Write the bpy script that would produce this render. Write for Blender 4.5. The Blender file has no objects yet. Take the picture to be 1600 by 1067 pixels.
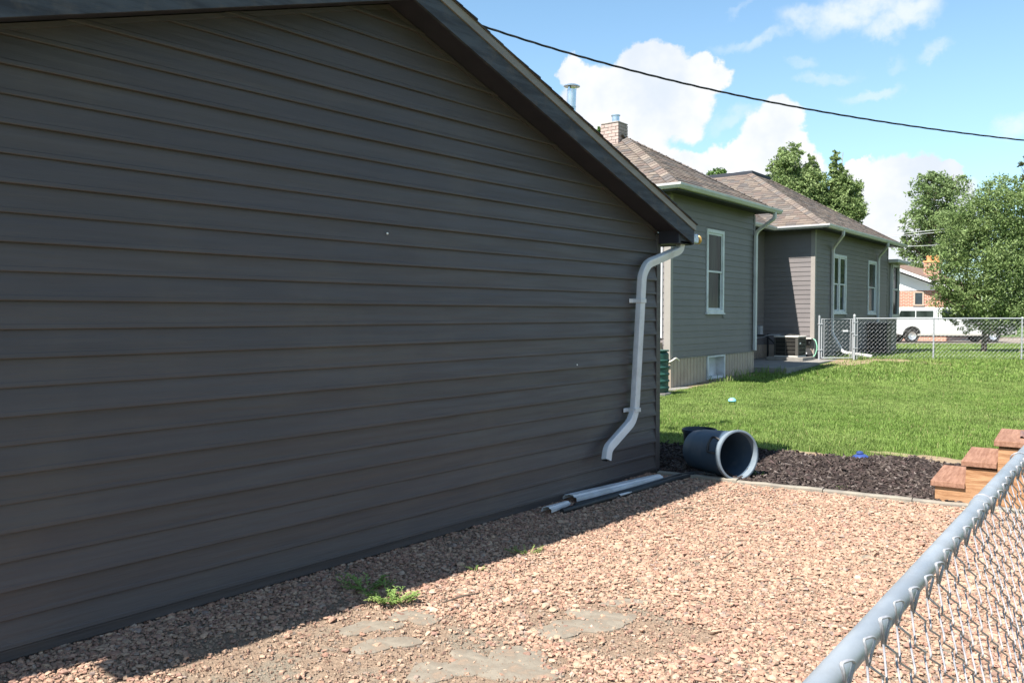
import bpy, math, random
import numpy as np
from mathutils import Vector, Matrix, noise

R_ = random.Random(7)
S = bpy.context.scene
COL = S.collection
rad = math.radians

# ------------------------------------------------------------------ camera
TH = rad(40.07)
F = 1291.0
FW = Vector((-math.sin(TH), math.cos(TH), 0)); RT = Vector((math.cos(TH), math.sin(TH), 0))
PITCH = math.atan((533.5 - 491) / F)
cd = bpy.data.cameras.new('camera'); cam = bpy.data.objects.new('camera', cd); COL.objects.link(cam)
cam.location = (0, 0, 1.5); cam.rotation_euler = (math.pi / 2 - PITCH, 0, TH)
cd.sensor_width = 36; cd.lens = 36 * F / 1600; cd.clip_start = 0.05; cd.clip_end = 3000
S.camera = cam

# ------------------------------------------------------------------ sky and sun
SUNT = Vector((0.13, 0.71, -1.0)).normalized()          # direction the light travels
EL = math.asin(-SUNT.z); SAZ = math.atan2(-SUNT.x, -SUNT.y)   # azimuth from +Y towards +X
world = bpy.data.worlds.new('World'); S.world = world; world.use_nodes = True
nt = world.node_tree; nt.nodes.clear()


class NG:
    """tiny node-graph helper"""
    def __init__(s, t): s.t = t
    def n(s, typ, **kw):
        nd = s.t.nodes.new(typ)
        for k, v in kw.items(): setattr(nd, k, v)
        return nd
    def l(s, a, b): s.t.links.new(a, b)
    def put(s, sock, v):
        if hasattr(v, 'is_output') or isinstance(v, bpy.types.NodeSocket): s.l(v, sock)
        else: sock.default_value = v
    def m(s, op, a, b=None, c=None, clamp=False):
        nd = s.n('ShaderNodeMath', operation=op, use_clamp=clamp)
        s.put(nd.inputs[0], a)
        if b is not None: s.put(nd.inputs[1], b)
        if c is not None: s.put(nd.inputs[2], c)
        return nd.outputs[0]
    def mix(s, f, a, b, mode='MIX'):
        nd = s.n('ShaderNodeMix', data_type='RGBA', blend_type=mode)
        s.put(nd.inputs[0], f); s.put(nd.inputs[6], a); s.put(nd.inputs[7], b)
        return nd.outputs[2]
    def noise(s, vec, sc, det=4, rough=.55, dist=0, dim='3D'):
        nd = s.n('ShaderNodeTexNoise', noise_dimensions=dim)
        if vec is not None: s.l(vec, nd.inputs['Vector'])
        nd.inputs['Scale'].default_value = sc; nd.inputs['Detail'].default_value = det
        nd.inputs['Roughness'].default_value = rough; nd.inputs['Distortion'].default_value = dist
        return nd
    def ramp(s, f, stops, interp='LINEAR'):
        nd = s.n('ShaderNodeValToRGB'); nd.color_ramp.interpolation = interp
        cr = nd.color_ramp
        while len(cr.elements) < len(stops): cr.elements.new(0.5)
        for e, (p, c) in zip(cr.elements, stops):
            e.position = p; e.color = (c[0], c[1], c[2], 1)
        s.put(nd.inputs[0], f)
        return nd.outputs[0]
    def smooth(s, v, a, b, lo=0., hi=1.):
        nd = s.n('ShaderNodeMapRange', interpolation_type='SMOOTHSTEP')
        s.put(nd.inputs[0], v); nd.inputs[1].default_value = a; nd.inputs[2].default_value = b
        nd.inputs[3].default_value = lo; nd.inputs[4].default_value = hi
        return nd.outputs[0]


g = NG(nt)
sky = g.n('ShaderNodeTexSky', sky_type='NISHITA', sun_disc=False)
sky.sun_elevation = EL; sky.sun_rotation = SAZ; sky.altitude = 1300; sky.air_density = 1.0
sky.dust_density = 0.6; sky.ozone_density = 2.0
tc = g.n('ShaderNodeTexCoord'); sep = g.n('ShaderNodeSeparateXYZ'); g.l(tc.outputs['Generated'], sep.inputs[0])
az = g.m('ARCTAN2', sep.outputs[0], sep.outputs[1]); el = g.m('ARCSINE', sep.outputs[2])
comb = g.n('ShaderNodeCombineXYZ'); g.l(az, comb.inputs[0]); g.l(el, comb.inputs[1])
n1 = g.noise(tc.outputs['Generated'], 9, 7, .62); n2 = g.noise(tc.outputs['Generated'], 28, 5, .6)


def azel(px, py):
    d = (FW * math.cos(PITCH) - Vector((0, 0, 1)) * math.sin(PITCH)) + RT * ((px - 800) / F) \
        - (Vector((0, 0, 1)) * math.cos(PITCH) + FW * math.sin(PITCH)) * ((py - 533.5) / F)
    d.normalize(); return math.atan2(d.x, d.y), math.asin(d.z)


# clouds as soft lumps at their own directions in the sky: (x, y, rx, ry, height) measured in the view, tilt
puffs = [(1012, 112, 60, 46), (950, 142, 62, 44), (905, 118, 26, 26), (1100, 120, 36, 34), (1058, 135, 46, 36), (985, 185, 95, 50), (905, 185, 55, 50),
         (1060, 170, 56, 40), (1215, 200, 48, 40), (1245, 235, 36, 26), (1170, 240, 75, 32), (1090, 262, 105, 36), (1010, 245, 60, 32), (1160, 285, 130, 28),
         (1260, 262, 30, 22), (1425, 288, 62, 42), (1480, 285, 28, 24), (1375, 308, 52, 34), (1400, 345, 80, 40), (1370, 400, 90, 36), (1470, 340, 70, 50),
         (1340, 275, 26, 12),
         # the rest of the sky, outside the view
         (-500, 150, 260, 90), (300, 60, 160, 60), (2300, 200, 240, 90), (2700, 330, 300, 80), (-900, 350, 300, 60)]
wisps = [(1340, 18, 92, 26, -.05, .75), (1255, 16, 42, 18, 0, .6), (1420, 20, 52, 22, 0, .75), (1385, 45, 38, 16, 0, .7), (1190, 58, 44, 10, .35, .45), (1140, 70, 34, 8, .1, .32),
         (1290, 118, 42, 9, .1, .45), (1250, 98, 22, 9, 0, .3), (1352, 146, 48, 8, .12, .4), (1392, 100, 18, 8, 0, .2), (1455, 78, 32, 9, .15, .4), (1592, 205, 38, 18, .1, .6),
         (1165, 12, 30, 5, .3, .25), (1150, 182, 40, 10, .3, .35)]
extra = [(az0, el0, rx, ry) for az0, el0, rx, ry in [(1.7, .5, .35, .12), (2.4, .3, .4, .12), (-2.2, .45, .4, .14), (-2.9, .3, .3, .1), (.9, .8, .3, .14), (-1.6, .25, .3, .1)]]
# displaced lookup
dz = g.n('ShaderNodeVectorMath', operation='SUBTRACT'); g.l(n1.outputs['Color'], dz.inputs[0]); dz.inputs[1].default_value = (.5, .5, .5)
dz2 = g.n('ShaderNodeVectorMath', operation='SUBTRACT'); g.l(n2.outputs['Color'], dz2.inputs[0]); dz2.inputs[1].default_value = (.5, .5, .5)
sc1 = g.n('ShaderNodeVectorMath', operation='SCALE'); g.l(dz.outputs[0], sc1.inputs[0]); sc1.inputs[3].default_value = .075
sc2 = g.n('ShaderNodeVectorMath', operation='SCALE'); g.l(dz2.outputs[0], sc2.inputs[0]); sc2.inputs[3].default_value = .03
ad = g.n('ShaderNodeVectorMath', operation='ADD'); g.l(comb.outputs[0], ad.inputs[0]); g.l(sc1.outputs[0], ad.inputs[1])
ad2 = g.n('ShaderNodeVectorMath', operation='ADD'); g.l(ad.outputs[0], ad2.inputs[0]); g.l(sc2.outputs[0], ad2.inputs[1])


def blob(a0, e0, rx, ry, tilt=0):
    mp = g.n('ShaderNodeMapping', vector_type='TEXTURE'); g.l(ad2.outputs[0], mp.inputs[0])
    mp.inputs['Location'].default_value = (a0, e0, 0); mp.inputs['Rotation'].default_value = (0, 0, tilt)
    mp.inputs['Scale'].default_value = (rx, ry, 1)
    ln = g.n('ShaderNodeVectorMath', operation='LENGTH'); g.l(mp.outputs[0], ln.inputs[0])
    return g.m('SUBTRACT', 1.0, ln.outputs['Value'])


acc = None
for x, y, rx, ry in puffs:
    a0, e0 = azel(x, y); a1, _ = azel(x + rx, y); _, e1 = azel(x, y - ry)
    if not -200 < x < 1800: a1 = a0 + rx / F; e1 = e0 + ry / F
    v = blob(a0, e0, abs(a1 - a0) * 1.12, abs(e1 - e0) * 1.12)
    acc = v if acc is None else g.m('SMOOTH_MAX', acc, v, .18)
for e in extra:
    acc = g.m('MAXIMUM', acc, blob(*e))
cloud = g.smooth(acc, -.02, .2)
wacc = None
for x, y, rx, ry, tl, h in wisps:
    a0, e0 = azel(x, y); a1, _ = azel(x + rx, y); _, e1 = azel(x, y - ry)
    v = g.m('MULTIPLY', g.smooth(blob(a0, e0, abs(a1 - a0) * 1.35, abs(e1 - e0) * 1.7, tl), 0, .75), h)
    wacc = v if wacc is None else g.m('MAXIMUM', wacc, v)
nw = g.noise(tc.outputs['Generated'], 22, 6, .65)
wv = g.m('MULTIPLY', wacc, g.smooth(nw.outputs['Fac'], .3, .62, .45, 1.15))
# pale haze towards the horizon
hz = g.smooth(el, 0.0, .42, .40, 0.0)
n3 = g.noise(tc.outputs['Generated'], 7, 5, .6)
ccol = g.mix(g.smooth(n3.outputs['Fac'], .42, .68), (4.6, 4.65, 4.8, 1), (3.6, 3.95, 4.4, 1))
tint = g.mix(1.0, sky.outputs[0], (1.06, 1.20, 1.10, 1), 'MULTIPLY')
c = g.mix(hz, tint, (2.7, 3.45, 4.1, 1))
c = g.mix(wv, c, (4.2, 4.5, 4.7, 1))
c = g.mix(cloud, c, ccol)
bg = g.n('ShaderNodeBackground'); g.l(c, bg.inputs[0]); bg.inputs[1].default_value = 0.088
wo = g.n('ShaderNodeOutputWorld'); g.l(bg.outputs[0], wo.inputs[0])

sl = bpy.data.lights.new('sun', 'SUN'); sun = bpy.data.objects.new('sun', sl); COL.objects.link(sun)
sl.energy = 5.0; sl.angle = rad(.55); sl.color = (1, .955, .88)
sun.rotation_euler = SUNT.to_track_quat('-Z', 'Y').to_euler(); sun.location = (-5, -8, 20)
S.view_settings.view_transform = 'Standard'; S.view_settings.look = 'None'
S.view_settings.exposure = 1.36; S.view_settings.gamma = 1; S.view_settings.use_curve_mapping = False


# ------------------------------------------------------------------ materials
def mat(name, base, rough=.7, spec=.3, metal=0, var=None, vscale=8, vdet=4, bump=0, bscale=40, attr=None, stretch=None, coat=0, trans=0, rvar=0, dirt=None, orand=0):
    """var: second colour mixed by noise; attr: vertex colour name; stretch: scale of object coords; dirt: (colour, scale, amount)"""
    m = bpy.data.materials.new(name); m.use_nodes = True; t = m.node_tree; t.nodes.clear(); q = NG(t)
    out = q.n('ShaderNodeOutputMaterial'); b = q.n('ShaderNodeBsdfPrincipled')
    b.inputs['Roughness'].default_value = rough; b.inputs['Metallic'].default_value = metal
    b.inputs['Specular IOR Level'].default_value = spec; b.inputs['Coat Weight'].default_value = coat
    co = q.n('ShaderNodeTexCoord').outputs['Object']
    if stretch:
        mp = q.n('ShaderNodeMapping'); q.l(co, mp.inputs[0]); mp.inputs['Scale'].default_value = stretch; vec = mp.outputs[0]
    else: vec = co
    if attr:
        at = q.n('ShaderNodeAttribute', attribute_name=attr); col = at.outputs['Color']
        if base is not None: col = q.mix(1.0, col, (*base, 1), 'MULTIPLY')
    else: col = None
    nz = None
    if var is not None:
        nz = q.noise(vec, vscale, vdet, .6)
        f = q.smooth(nz.outputs['Fac'], .33, .67)
        if col is None: col = q.mix(f, (*base, 1), (*var, 1))
        else: col = q.mix(f, col, (*var, 1), 'MULTIPLY')
    if col is None: col = q.mix(0, (*base, 1), (*base, 1))
    if dirt:
        dn = q.noise(co, dirt[1], 6, .65); f = q.m('MULTIPLY', q.smooth(dn.outputs['Fac'], .5, .72), dirt[2])
        col = q.mix(f, col, (*dirt[0], 1))
    if orand:
        oi = q.n('ShaderNodeObjectInfo'); k = q.m('MULTIPLY_ADD', oi.outputs['Random'], orand * 2, 1 - orand)
        vm = q.n('ShaderNodeVectorMath', operation='SCALE'); q.l(col, vm.inputs[0]); q.l(k, vm.inputs[3]); col = vm.outputs[0]
    q.l(col, b.inputs['Base Color'])
    if rvar:
        rn = q.noise(vec, vscale * 1.7, 4, .6); q.l(q.smooth(rn.outputs['Fac'], .3, .7, rough - rvar, rough + rvar), b.inputs['Roughness'])
    if bump:
        bn = q.noise(vec, bscale, 5, .6); bp = q.n('ShaderNodeBump'); bp.inputs['Strength'].default_value = 1
        bp.inputs['Distance'].default_value = bump; q.l(bn.outputs['Fac'], bp.inputs['Height']); q.l(bp.outputs[0], b.inputs['Normal'])
    if trans:
        tr = q.n('ShaderNodeBsdfTranslucent'); q.l(col, tr.inputs[0]); mx = q.n('ShaderNodeMixShader'); mx.inputs[0].default_value = trans
        q.l(b.outputs[0], mx.inputs[1]); q.l(tr.outputs[0], mx.inputs[2]); q.l(mx.outputs[0], out.inputs[0])
    else: q.l(b.outputs[0], out.inputs[0])
    return m


M = {}
M['siding_g'] = mat('garage_vinyl_siding', (.069, .059, .060), .5, .35, var=(.059, .051, .053), vscale=3, stretch=(1, .35, 6), bump=.004, bscale=3.5, rvar=.08, dirt=((.092, .078, .068), 1.1, .4), orand=.05)
M['siding_h'] = mat('house_vinyl_siding', (.166, .149, .149), .5, .25, var=(.154, .139, .139), vscale=2, bump=.0005, bscale=20, orand=.05)
M['trim_h'] = mat('house_corner_trim', (.27, .245, .225), .55, .3, var=(.25, .228, .21), vscale=3)
M['soffit'] = mat('painted_dark_wood', (.036, .035, .046), .6, .2, var=(.028, .028, .038), vscale=5, stretch=(1, 1, 1), bump=.0008, bscale=30)
M['fascia'] = mat('weathered_dark_fascia', (.066, .074, .092), .75, .2, var=(.036, .039, .05), vscale=10, stretch=(1, .25, 2), bump=.003, bscale=26, dirt=((.15, .12, .10), 9, .3))
M['edge'] = mat('drip_edge_trim', (.22, .195, .175), .5, .3, var=(.17, .15, .14), vscale=6, stretch=(1, .4, 2))
M['white'] = mat('white_vinyl', (.62, .62, .64), .45, .35, var=(.53, .53, .55), vscale=4, dirt=((.36, .33, .30), 4, .4))
M['gutter'] = mat('gutter_aluminium', (.56, .54, .55), .45, .3, var=(.50, .485, .495), vscale=2, dirt=((.3, .3, .28), 3, .3))
M['shing'] = mat('asphalt_shingle', None, .95, .1, attr='tone', var=(.78, .78, .8), vscale=60, bump=.002, bscale=160)
M['shing_flat'] = mat('shingle_underlay', (.12, .10, .085), .95, .1)
M['skirt'] = mat('ribbed_beige_skirting', (.41, .325, .255), .6, .3, var=(.37, .29, .23), vscale=3, dirt=((.2, .17, .14), 2.5, .4))
M['concrete'] = mat('concrete', (.24, .225, .205), .9, .2, var=(.18, .17, .155), vscale=5, vdet=6, bump=.003, bscale=60, dirt=((.2, .19, .17), 2, .4))
M['edging'] = mat('concrete_edging', (.27, .24, .195), .95, .1, var=(.19, .17, .145), vscale=9, vdet=6, bump=.004, bscale=70, dirt=((.24, .2, .17), 4, .5))
M['glass'] = mat('window_glass', (.014, .020, .018), .10, .07, var=(.045, .06, .052), vscale=1.6, stretch=(1, 3, .4))
M['glassdark'] = mat('dark_window_glass', (.02, .028, .035), .08, .25, var=(.035, .045, .055), vscale=2)
M['black'] = mat('black_plastic', (.018, .018, .02), .5, .4, var=(.03, .03, .03), vscale=9)
M['paleboard'] = mat('pale_weathered_board', (.24, .235, .215), .85, .2, var=(.18, .175, .16), vscale=8, stretch=(1, 8, 1))
M['rubber'] = mat('tyre_rubber', (.02, .02, .02), .85, .2, var=(.035, .033, .03), vscale=12)
M['galv'] = mat('galvanised_steel', (.30, .325, .35), .45, .4, metal=.25, var=(.22, .245, .275), vscale=14, vdet=6, rvar=.08, dirt=((.20, .20, .20), 8, .4), stretch=(1, .35, 1))
M['wire'] = mat('galvanised_wire', (.34, .34, .36), .4, .5, metal=.15, var=(.22, .22, .24), vscale=60)
M['wirefar'] = mat('far_fence_steel', (.33, .34, .355), .5, .4, metal=.1)
M['tin'] = mat('bright_flue_steel', (.62, .66, .70), .25, .5, metal=.9, var=(.5, .55, .6), vscale=8, rvar=.08)
M['tape'] = mat('foil_tape', (.50, .55, .62), .4, .5, metal=.5, var=(.36, .40, .46), vscale=40, bump=.004, bscale=60)
M['brass'] = mat('brass_cap', (.50, .32, .08), .35, .5, metal=.3, var=(.34, .19, .05), vscale=20)
M['wood'] = mat('stained_tread_boards', (.29, .16, .11), .8, .2, var=(.19, .095, .062), vscale=5, vdet=6, stretch=(9, .7, 6), bump=.002, bscale=20, dirt=((.28, .16, .10), 10, .35))
M['woodside'] = mat('orange_side_timber', (.40, .23, .125), .8, .2, var=(.23, .11, .052), vscale=5, vdet=8, stretch=(1.0, 3, 9), bump=.002, bscale=20, dirt=((.36, .21, .12), 7, .4))
M['can'] = mat('blue_grey_bin_plastic', (.055, .085, .125), .5, .35, var=(.045, .07, .105), vscale=5, bump=.001, bscale=20, dirt=((.16, .17, .18), 8, .3))
M['canrim'] = mat('bin_rim_plastic', (.17, .205, .24), .45, .35, var=(.14, .175, .21), vscale=9)
M['navy'] = mat('navy_bucket_plastic', (.012, .022, .045), .45, .4)
M['green'] = mat('green_barrel_plastic', (.02, .075, .06), .5, .4, var=(.015, .055, .045), vscale=4)
M['hose'] = mat('pale_hose', (.62, .58, .48), .5, .3)
M['hoseg'] = mat('green_hose', (.25, .55, .38), .4, .3)
M['brick'] = mat('weathered_pink_brick', (.44, .345, .31), .9, .1, var=(.35, .27, .245), vscale=16, vdet=6, bump=.003, bscale=60, orand=.14)
M['mortar'] = mat('mortar', (.36, .32, .29), .95, .1, var=(.28, .25, .23), vscale=20)
M['bluething'] = mat('blue_plastic', (.03, .055, .19), .4, .4)
M['cyan'] = mat('pale_blue_plastic', (.20, .50, .62), .4, .4)
M['flat'] = mat('flat_grey_stone', (.225, .195, .155), .9, .2, var=(.15, .13, .105), vscale=9, vdet=7, bump=.006, bscale=30, dirt=((.27, .195, .14), 9, .9))
M['cable'] = mat('cable_rubber', (.02, .02, .022), .6, .3)
M['cablefar'] = mat('bare_aluminium_line', (.6, .6, .6), .5, .4, metal=.2)
M['truck'] = mat('white_truck_paint', (.66, .66, .66), .25, .5, coat=.6)
M['trucklow'] = mat('truck_lower_cladding', (.42, .40, .36), .5, .4)
M['chrome'] = mat('wheel_alloy', (.65, .66, .68), .3, .5, metal=.7)
M['red'] = mat('tail_lamp_red', (.5, .02, .03), .3, .5)
M['bark'] = mat('tree_bark', (.16, .125, .10), .95, .1, var=(.09, .07, .055), vscale=9, stretch=(3, 3, .6), bump=.02, bscale=14)
M['birch'] = mat('pale_tree_bark', (.42, .39, .33), .9, .1, var=(.28, .25, .21), vscale=6, bump=.01, bscale=12)
M['nbwhite'] = mat('white_gable_boards', (.80, .80, .78), .6, .3)
M['plate'] = mat('small_white_plate', (.75, .76, .76), .4, .4)
M['roofdeck'] = mat('black_roof_membrane', (.03, .034, .045), .7, .3)
M['dome'] = mat('grey_roof_vent', (.35, .36, .38), .5, .4)
M['terra'] = mat('orange_chimney_pot', (.62, .27, .12), .7, .2)
M['lined'] = mat('silver_line_wrap', (.35, .36, .38), .4, .5)
M['acgrille'] = mat('condenser_grille', (.085, .08, .072), .5, .4, metal=.3)
M['acdark'] = mat('condenser_core', (.012, .012, .012), .8, .2)
M['actop'] = mat('condenser_top', (.50, .47, .43), .5, .4)
M['leafA'] = mat('leaf_green', None, .6, .3, attr='tone', trans=.35)
M['grass'] = mat('grass_blade', None, .6, .25, attr='tone', trans=.35)
M['stone'] = mat('crushed_stone', None, .9, .15, attr='tone', var=(.80, .78, .78), vscale=70)
M['mulch'] = mat('mulch_chip', None, .95, .1, attr='tone')
M['corr'] = mat('brown_corrugated_plastic', (.17, .10, .085), .5, .3)


def ground_mat(name, stops, scale, bump=.01, extra=None, bscale=30):
    m = bpy.data.materials.new(name); m.use_nodes = True; t = m.node_tree; t.nodes.clear(); q = NG(t)
    out = q.n('ShaderNodeOutputMaterial'); b = q.n('ShaderNodeBsdfPrincipled'); b.inputs['Roughness'].default_value = .95
    b.inputs['Specular IOR Level'].default_value = .15
    co = q.n('ShaderNodeTexCoord').outputs['Object']
    a = q.noise(co, scale, 8, .65); col = q.ramp(a.outputs['Fac'], stops)
    if extra:
        for c, sc, lo, hi in extra:
            e = q.noise(co, sc, 6, .65); col = q.mix(q.smooth(e.outputs['Fac'], lo, hi), col, (*c, 1))
    q.l(col, b.inputs['Base Color'])
    bn = q.noise(co, bscale, 6, .65); bp = q.n('ShaderNodeBump'); bp.inputs['Distance'].default_value = bump
    q.l(bn.outputs['Fac'], bp.inputs['Height']); q.l(bp.outputs[0], b.inputs['Normal']); q.l(b.outputs[0], out.inputs[0])
    return m


M['lawn'] = ground_mat('lawn_ground', [(.3, (.05, .085, .018)), (.5, (.07, .115, .024)), (.7, (.10, .14, .04))], 2.2, .02, [((.17, .19, .06), .55, .52, .72), ((.05, .10, .02), .35, .5, .7)], 25)
M['dirt'] = ground_mat('gravel_bed_dirt', [(.3, (.17, .125, .09)), (.5, (.25, .18, .13)), (.7, (.34, .25, .18))], 34, .012, [((.21, .18, .14), 2.2, .5, .62)], 90)
M['mulchbed'] = ground_mat('mulch_soil', [(.3, (.035, .026, .022)), (.6, (.075, .055, .045))], 18, .012, None, 50)
M['road'] = ground_mat('road_surface', [(.3, (.18, .15, .125)), (.7, (.23, .195, .165))], 1.5, .004)
M['nbbrick'] = None


def brick_mat():
    m = bpy.data.materials.new('far_red_brick'); m.use_nodes = True; t = m.node_tree; q = NG(t); b = t.nodes['Principled BSDF']
    b.inputs['Roughness'].default_value = .9
    co = q.n('ShaderNodeTexCoord').outputs['Object']; mp = q.n('ShaderNodeMapping'); mp.inputs['Rotation'].default_value = (math.pi / 2, 0, 0); q.l(co, mp.inputs[0])
    br = q.n('ShaderNodeTexBrick'); q.l(mp.outputs[0], br.inputs[0]); br.inputs['Scale'].default_value = 1
    br.inputs['Brick Width'].default_value = .26; br.inputs['Row Height'].default_value = .09; br.inputs['Mortar Size'].default_value = .012
    br.inputs['Color1'].default_value = (.40, .155, .095, 1); br.inputs['Color2'].default_value = (.30, .11, .07, 1); br.inputs['Mortar'].default_value = (.5, .4, .33, 1)
    q.l(br.outputs[0], b.inputs['Base Color']); return m


M['nbbrick'] = brick_mat()


# ------------------------------------------------------------------ mesh helpers
class MB:
    def __init__(s): s.v = []; s.f = []
    def add(s, vs, fs):
        o = len(s.v); s.v += [tuple(p) for p in vs]; s.f += [tuple(i + o for i in f) for f in fs]; return s
    def box(s, x0, x1, y0, y1, z0, z1, mtx=None):
        vs = [Vector((x, y, z)) for z in (z0, z1) for y in (y0, y1) for x in (x0, x1)]
        if mtx: vs = [mtx @ p for p in vs]
        return s.add(vs, [(0, 2, 3, 1), (4, 5, 7, 6), (0, 1, 5, 4), (2, 6, 7, 3), (0, 4, 6, 2), (1, 3, 7, 5)])
    def tube(s, pts, r, n=8, caps=True, sx=1, sy=1, up=None):
        pts = [Vector(p) for p in pts]; rs = r if isinstance(r, (list, tuple)) else [r] * len(pts)
        rings = []; prev = None
        for i, p in enumerate(pts):
            t = (pts[min(i + 1, len(pts) - 1)] - pts[max(i - 1, 0)]).normalized()
            if prev is None:
                u = Vector(up) if up else (Vector((0, 0, 1)) if abs(t.z) < .9 else Vector((1, 0, 0)))
            else: u = prev
            a = (u - t * u.dot(t)).normalized(); prev = a; b = t.cross(a)
            rings.append([p + (a * math.cos(2 * math.pi * (k + .5) / n) * sx + b * math.sin(2 * math.pi * (k + .5) / n) * sy) * rs[i] for k in range(n)])
        o = len(s.v)
        for rg in rings: s.v += [tuple(p) for p in rg]
        for i in range(len(pts) - 1):
            for k in range(n):
                a = o + i * n + k; b = o + i * n + (k + 1) % n
                s.f.append((a, b, b + n, a + n))
        if caps:
            s.f.append(tuple(o + k for k in reversed(range(n)))); s.f.append(tuple(o + (len(pts) - 1) * n + k for k in range(n)))
        return s
    def lathe(s, prof, n=24, mtx=None, a0=0, a1=2 * math.pi):
        o = len(s.v); full = abs(a1 - a0 - 2 * math.pi) < 1e-6; cnt = n if full else n + 1
        for r, z in prof:
            for k in range(cnt):
                a = a0 + (a1 - a0) * k / n; p = Vector((r * math.cos(a), r * math.sin(a), z)); s.v.append(tuple(mtx @ p if mtx else p))
        for i in range(len(prof) - 1):
            for k in range(n):
                a = o + i * cnt + k; b = o + i * cnt + (k + 1) % cnt
                s.f.append((a, b, b + cnt, a + cnt))
        return s
    def prism(s, poly, h0, h1, fn):
        """poly 2D list, extruded between h0 and h1; fn(a,b,h)->xyz"""
        n = len(poly); vs = [fn(a, b, h0) for a, b in poly] + [fn(a, b, h1) for a, b in poly]
        return s.add(vs, [tuple(reversed(range(n))), tuple(range(n, 2 * n))] + [(i, (i + 1) % n, n + (i + 1) % n, n + i) for i in range(n)])
    def build(s, name, m, parent=None, smooth=False, bevel=0, seg=2, loc=None):
        me = bpy.data.meshes.new(name); me.from_pydata(s.v, [], s.f); me.validate(); me.update()
        import bmesh
        bm = bmesh.new(); bm.from_mesh(me); bmesh.ops.recalc_face_normals(bm, faces=bm.faces)
        if bevel: bmesh.ops.bevel(bm, geom=[e for e in bm.edges if len(e.link_faces) == 2 and e.calc_face_angle(0) > .5], offset=bevel, segments=seg, affect='EDGES', profile=.5)
        bm.to_mesh(me); bm.free()
        me.materials.append(m)
        if smooth: me.polygons.foreach_set('use_smooth', [True] * len(me.polygons))
        o = bpy.data.objects.new(name, me); COL.objects.link(o)
        if parent: o.parent = parent
        if loc: o.location = loc
        if smooth and smooth != 'full':
            try:
                me.set_sharp_from_angle(angle=rad(38))
            except Exception: pass
        return o


def tag(o, label, cat, group=None):
    o['label'] = label; o['category'] = cat
    if group: o['group'] = group
    return o


def structure(o): o['kind'] = 'structure'; return o
def stuff(o): o['kind'] = 'stuff'; return o


def thing(name, label, cat, loc=(0, 0, 0), rz=0, group=None):
    o = bpy.data.objects.new(name, None); COL.objects.link(o); o.location = loc; o.rotation_euler = (0, 0, rz); o.empty_display_size = .2
    return tag(o, label, cat, group)


def P(px, py, D):
    """a place in the world seen at (px,py) of the view, D metres ahead"""
    q = RT * ((px - 800) / F * D) + FW * D; q.z = 1.5 + (491 - py) / F * D; return q


def np_mesh(name, V, Fc, m, parent=None, tone=None, nper=None, smooth=False):
    """fast mesh from arrays; Fc (n,k)"""
    me = bpy.data.meshes.new(name); k = Fc.shape[1]
    me.vertices.add(len(V)); me.vertices.foreach_set('co', V.astype(np.float32).ravel())
    me.loops.add(Fc.size); me.loops.foreach_set('vertex_index', Fc.astype(np.int32).ravel())
    me.polygons.add(len(Fc)); me.polygons.foreach_set('loop_start', np.arange(0, Fc.size, k, dtype=np.int32))
    me.update(calc_edges=True)
    if tone is not None:
        a = me.color_attributes.new('tone', 'FLOAT_COLOR', 'POINT')
        c = np.ones((len(V), 4), np.float32); c[:, :3] = tone; a.data.foreach_set('color', c.ravel())
    me.materials.append(m)
    me.polygons.foreach_set('use_smooth', np.full(len(Fc), smooth))
    o = bpy.data.objects.new(name, me); COL.objects.link(o)
    if parent: o.parent = parent
    return o


# ------------------------------------------------------------------ ground
DK = np.array([-50, 5.5, 7.0, 9.0, 12.0, 15.4, 18.7, 22.5, 28.5, 42.0, 60, 600.])
ZK = np.array([0, 0, .02, .09, .075, .05, .14, .27, .18, -.06, -.08, -.08])


def gh(x, y):
    D = -math.sin(TH) * x + math.cos(TH) * y
    return np.interp(D, DK, ZK)


def edging_y(x):   # front line between gravel and mulch
    return 6.66 + (x + 3.73) * .19 + 0.0


xs = np.concatenate([np.array([-1500, -400, -150, -90, -60]), np.arange(-45, 30, .5), np.array([40, 60, 100, 200, 600, 1500])])
ys = np.concatenate([np.array([-300, -60, -20]), np.arange(-6, 60, .5), np.array([65, 75, 100, 150, 300, 700, 1500])])
X, Y = np.meshgrid(xs, ys); Zg = gh(X, Y) - .012
V = np.stack([X.ravel(), Y.ravel(), Zg.ravel()], 1); nx = len(xs)
I = np.arange(len(ys) - 1)[:, None] * nx + np.arange(nx - 1)[None, :]; I = I.ravel()
structure(np_mesh('lawn', V, np.stack([I, I + 1, I + nx + 1, I + nx], 1), M['lawn'], smooth=True))


def sheet(name, poly_fn, x0, x1, n, y0f, y1f, m, dz, step=.15):
    """strip sheet between two curves y0(x), y1(x)"""
    xx = np.linspace(x0, x1, n); rows = max(2, int(6 / step)); V = []
    for x in xx:
        a, b = y0f(x), y1f(x)
        for j in range(rows):
            y = a + (b - a) * j / (rows - 1); V.append((x, y, gh(x, y) + dz))
    V = np.array(V); I = (np.arange(n - 1)[:, None] * rows + np.arange(rows - 1)[None, :]).ravel()
    return structure(np_mesh(name, V, np.stack([I, I + rows, I + rows + 1, I + 1], 1), m, smooth=True))


def lawn_edge(x):
    return np.interp(x, [-7, -4.4, -3.6, -3.1, -2.7, -2.2, -1.85, -1.5, -.5, .6], [7.9, 7.95, 8.3, 8.28, 8.5, 8.82, 8.78, 8.75, 8.8, 8.8]) + .05 * np.sin(np.asarray(x) * 7.3) + .03 * np.sin(np.asarray(x) * 17)


sheet('gravel_bed', None, -3.97, 1.2, 60, lambda x: -1.5, lambda x: edging_y(x), M['dirt'], -.004)
sheet('mulch_bed', None, -6.9, .6, 90, lambda x: edging_y(x) - .01, lambda x: lawn_edge(x), M['mulchbed'], -.002)


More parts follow.
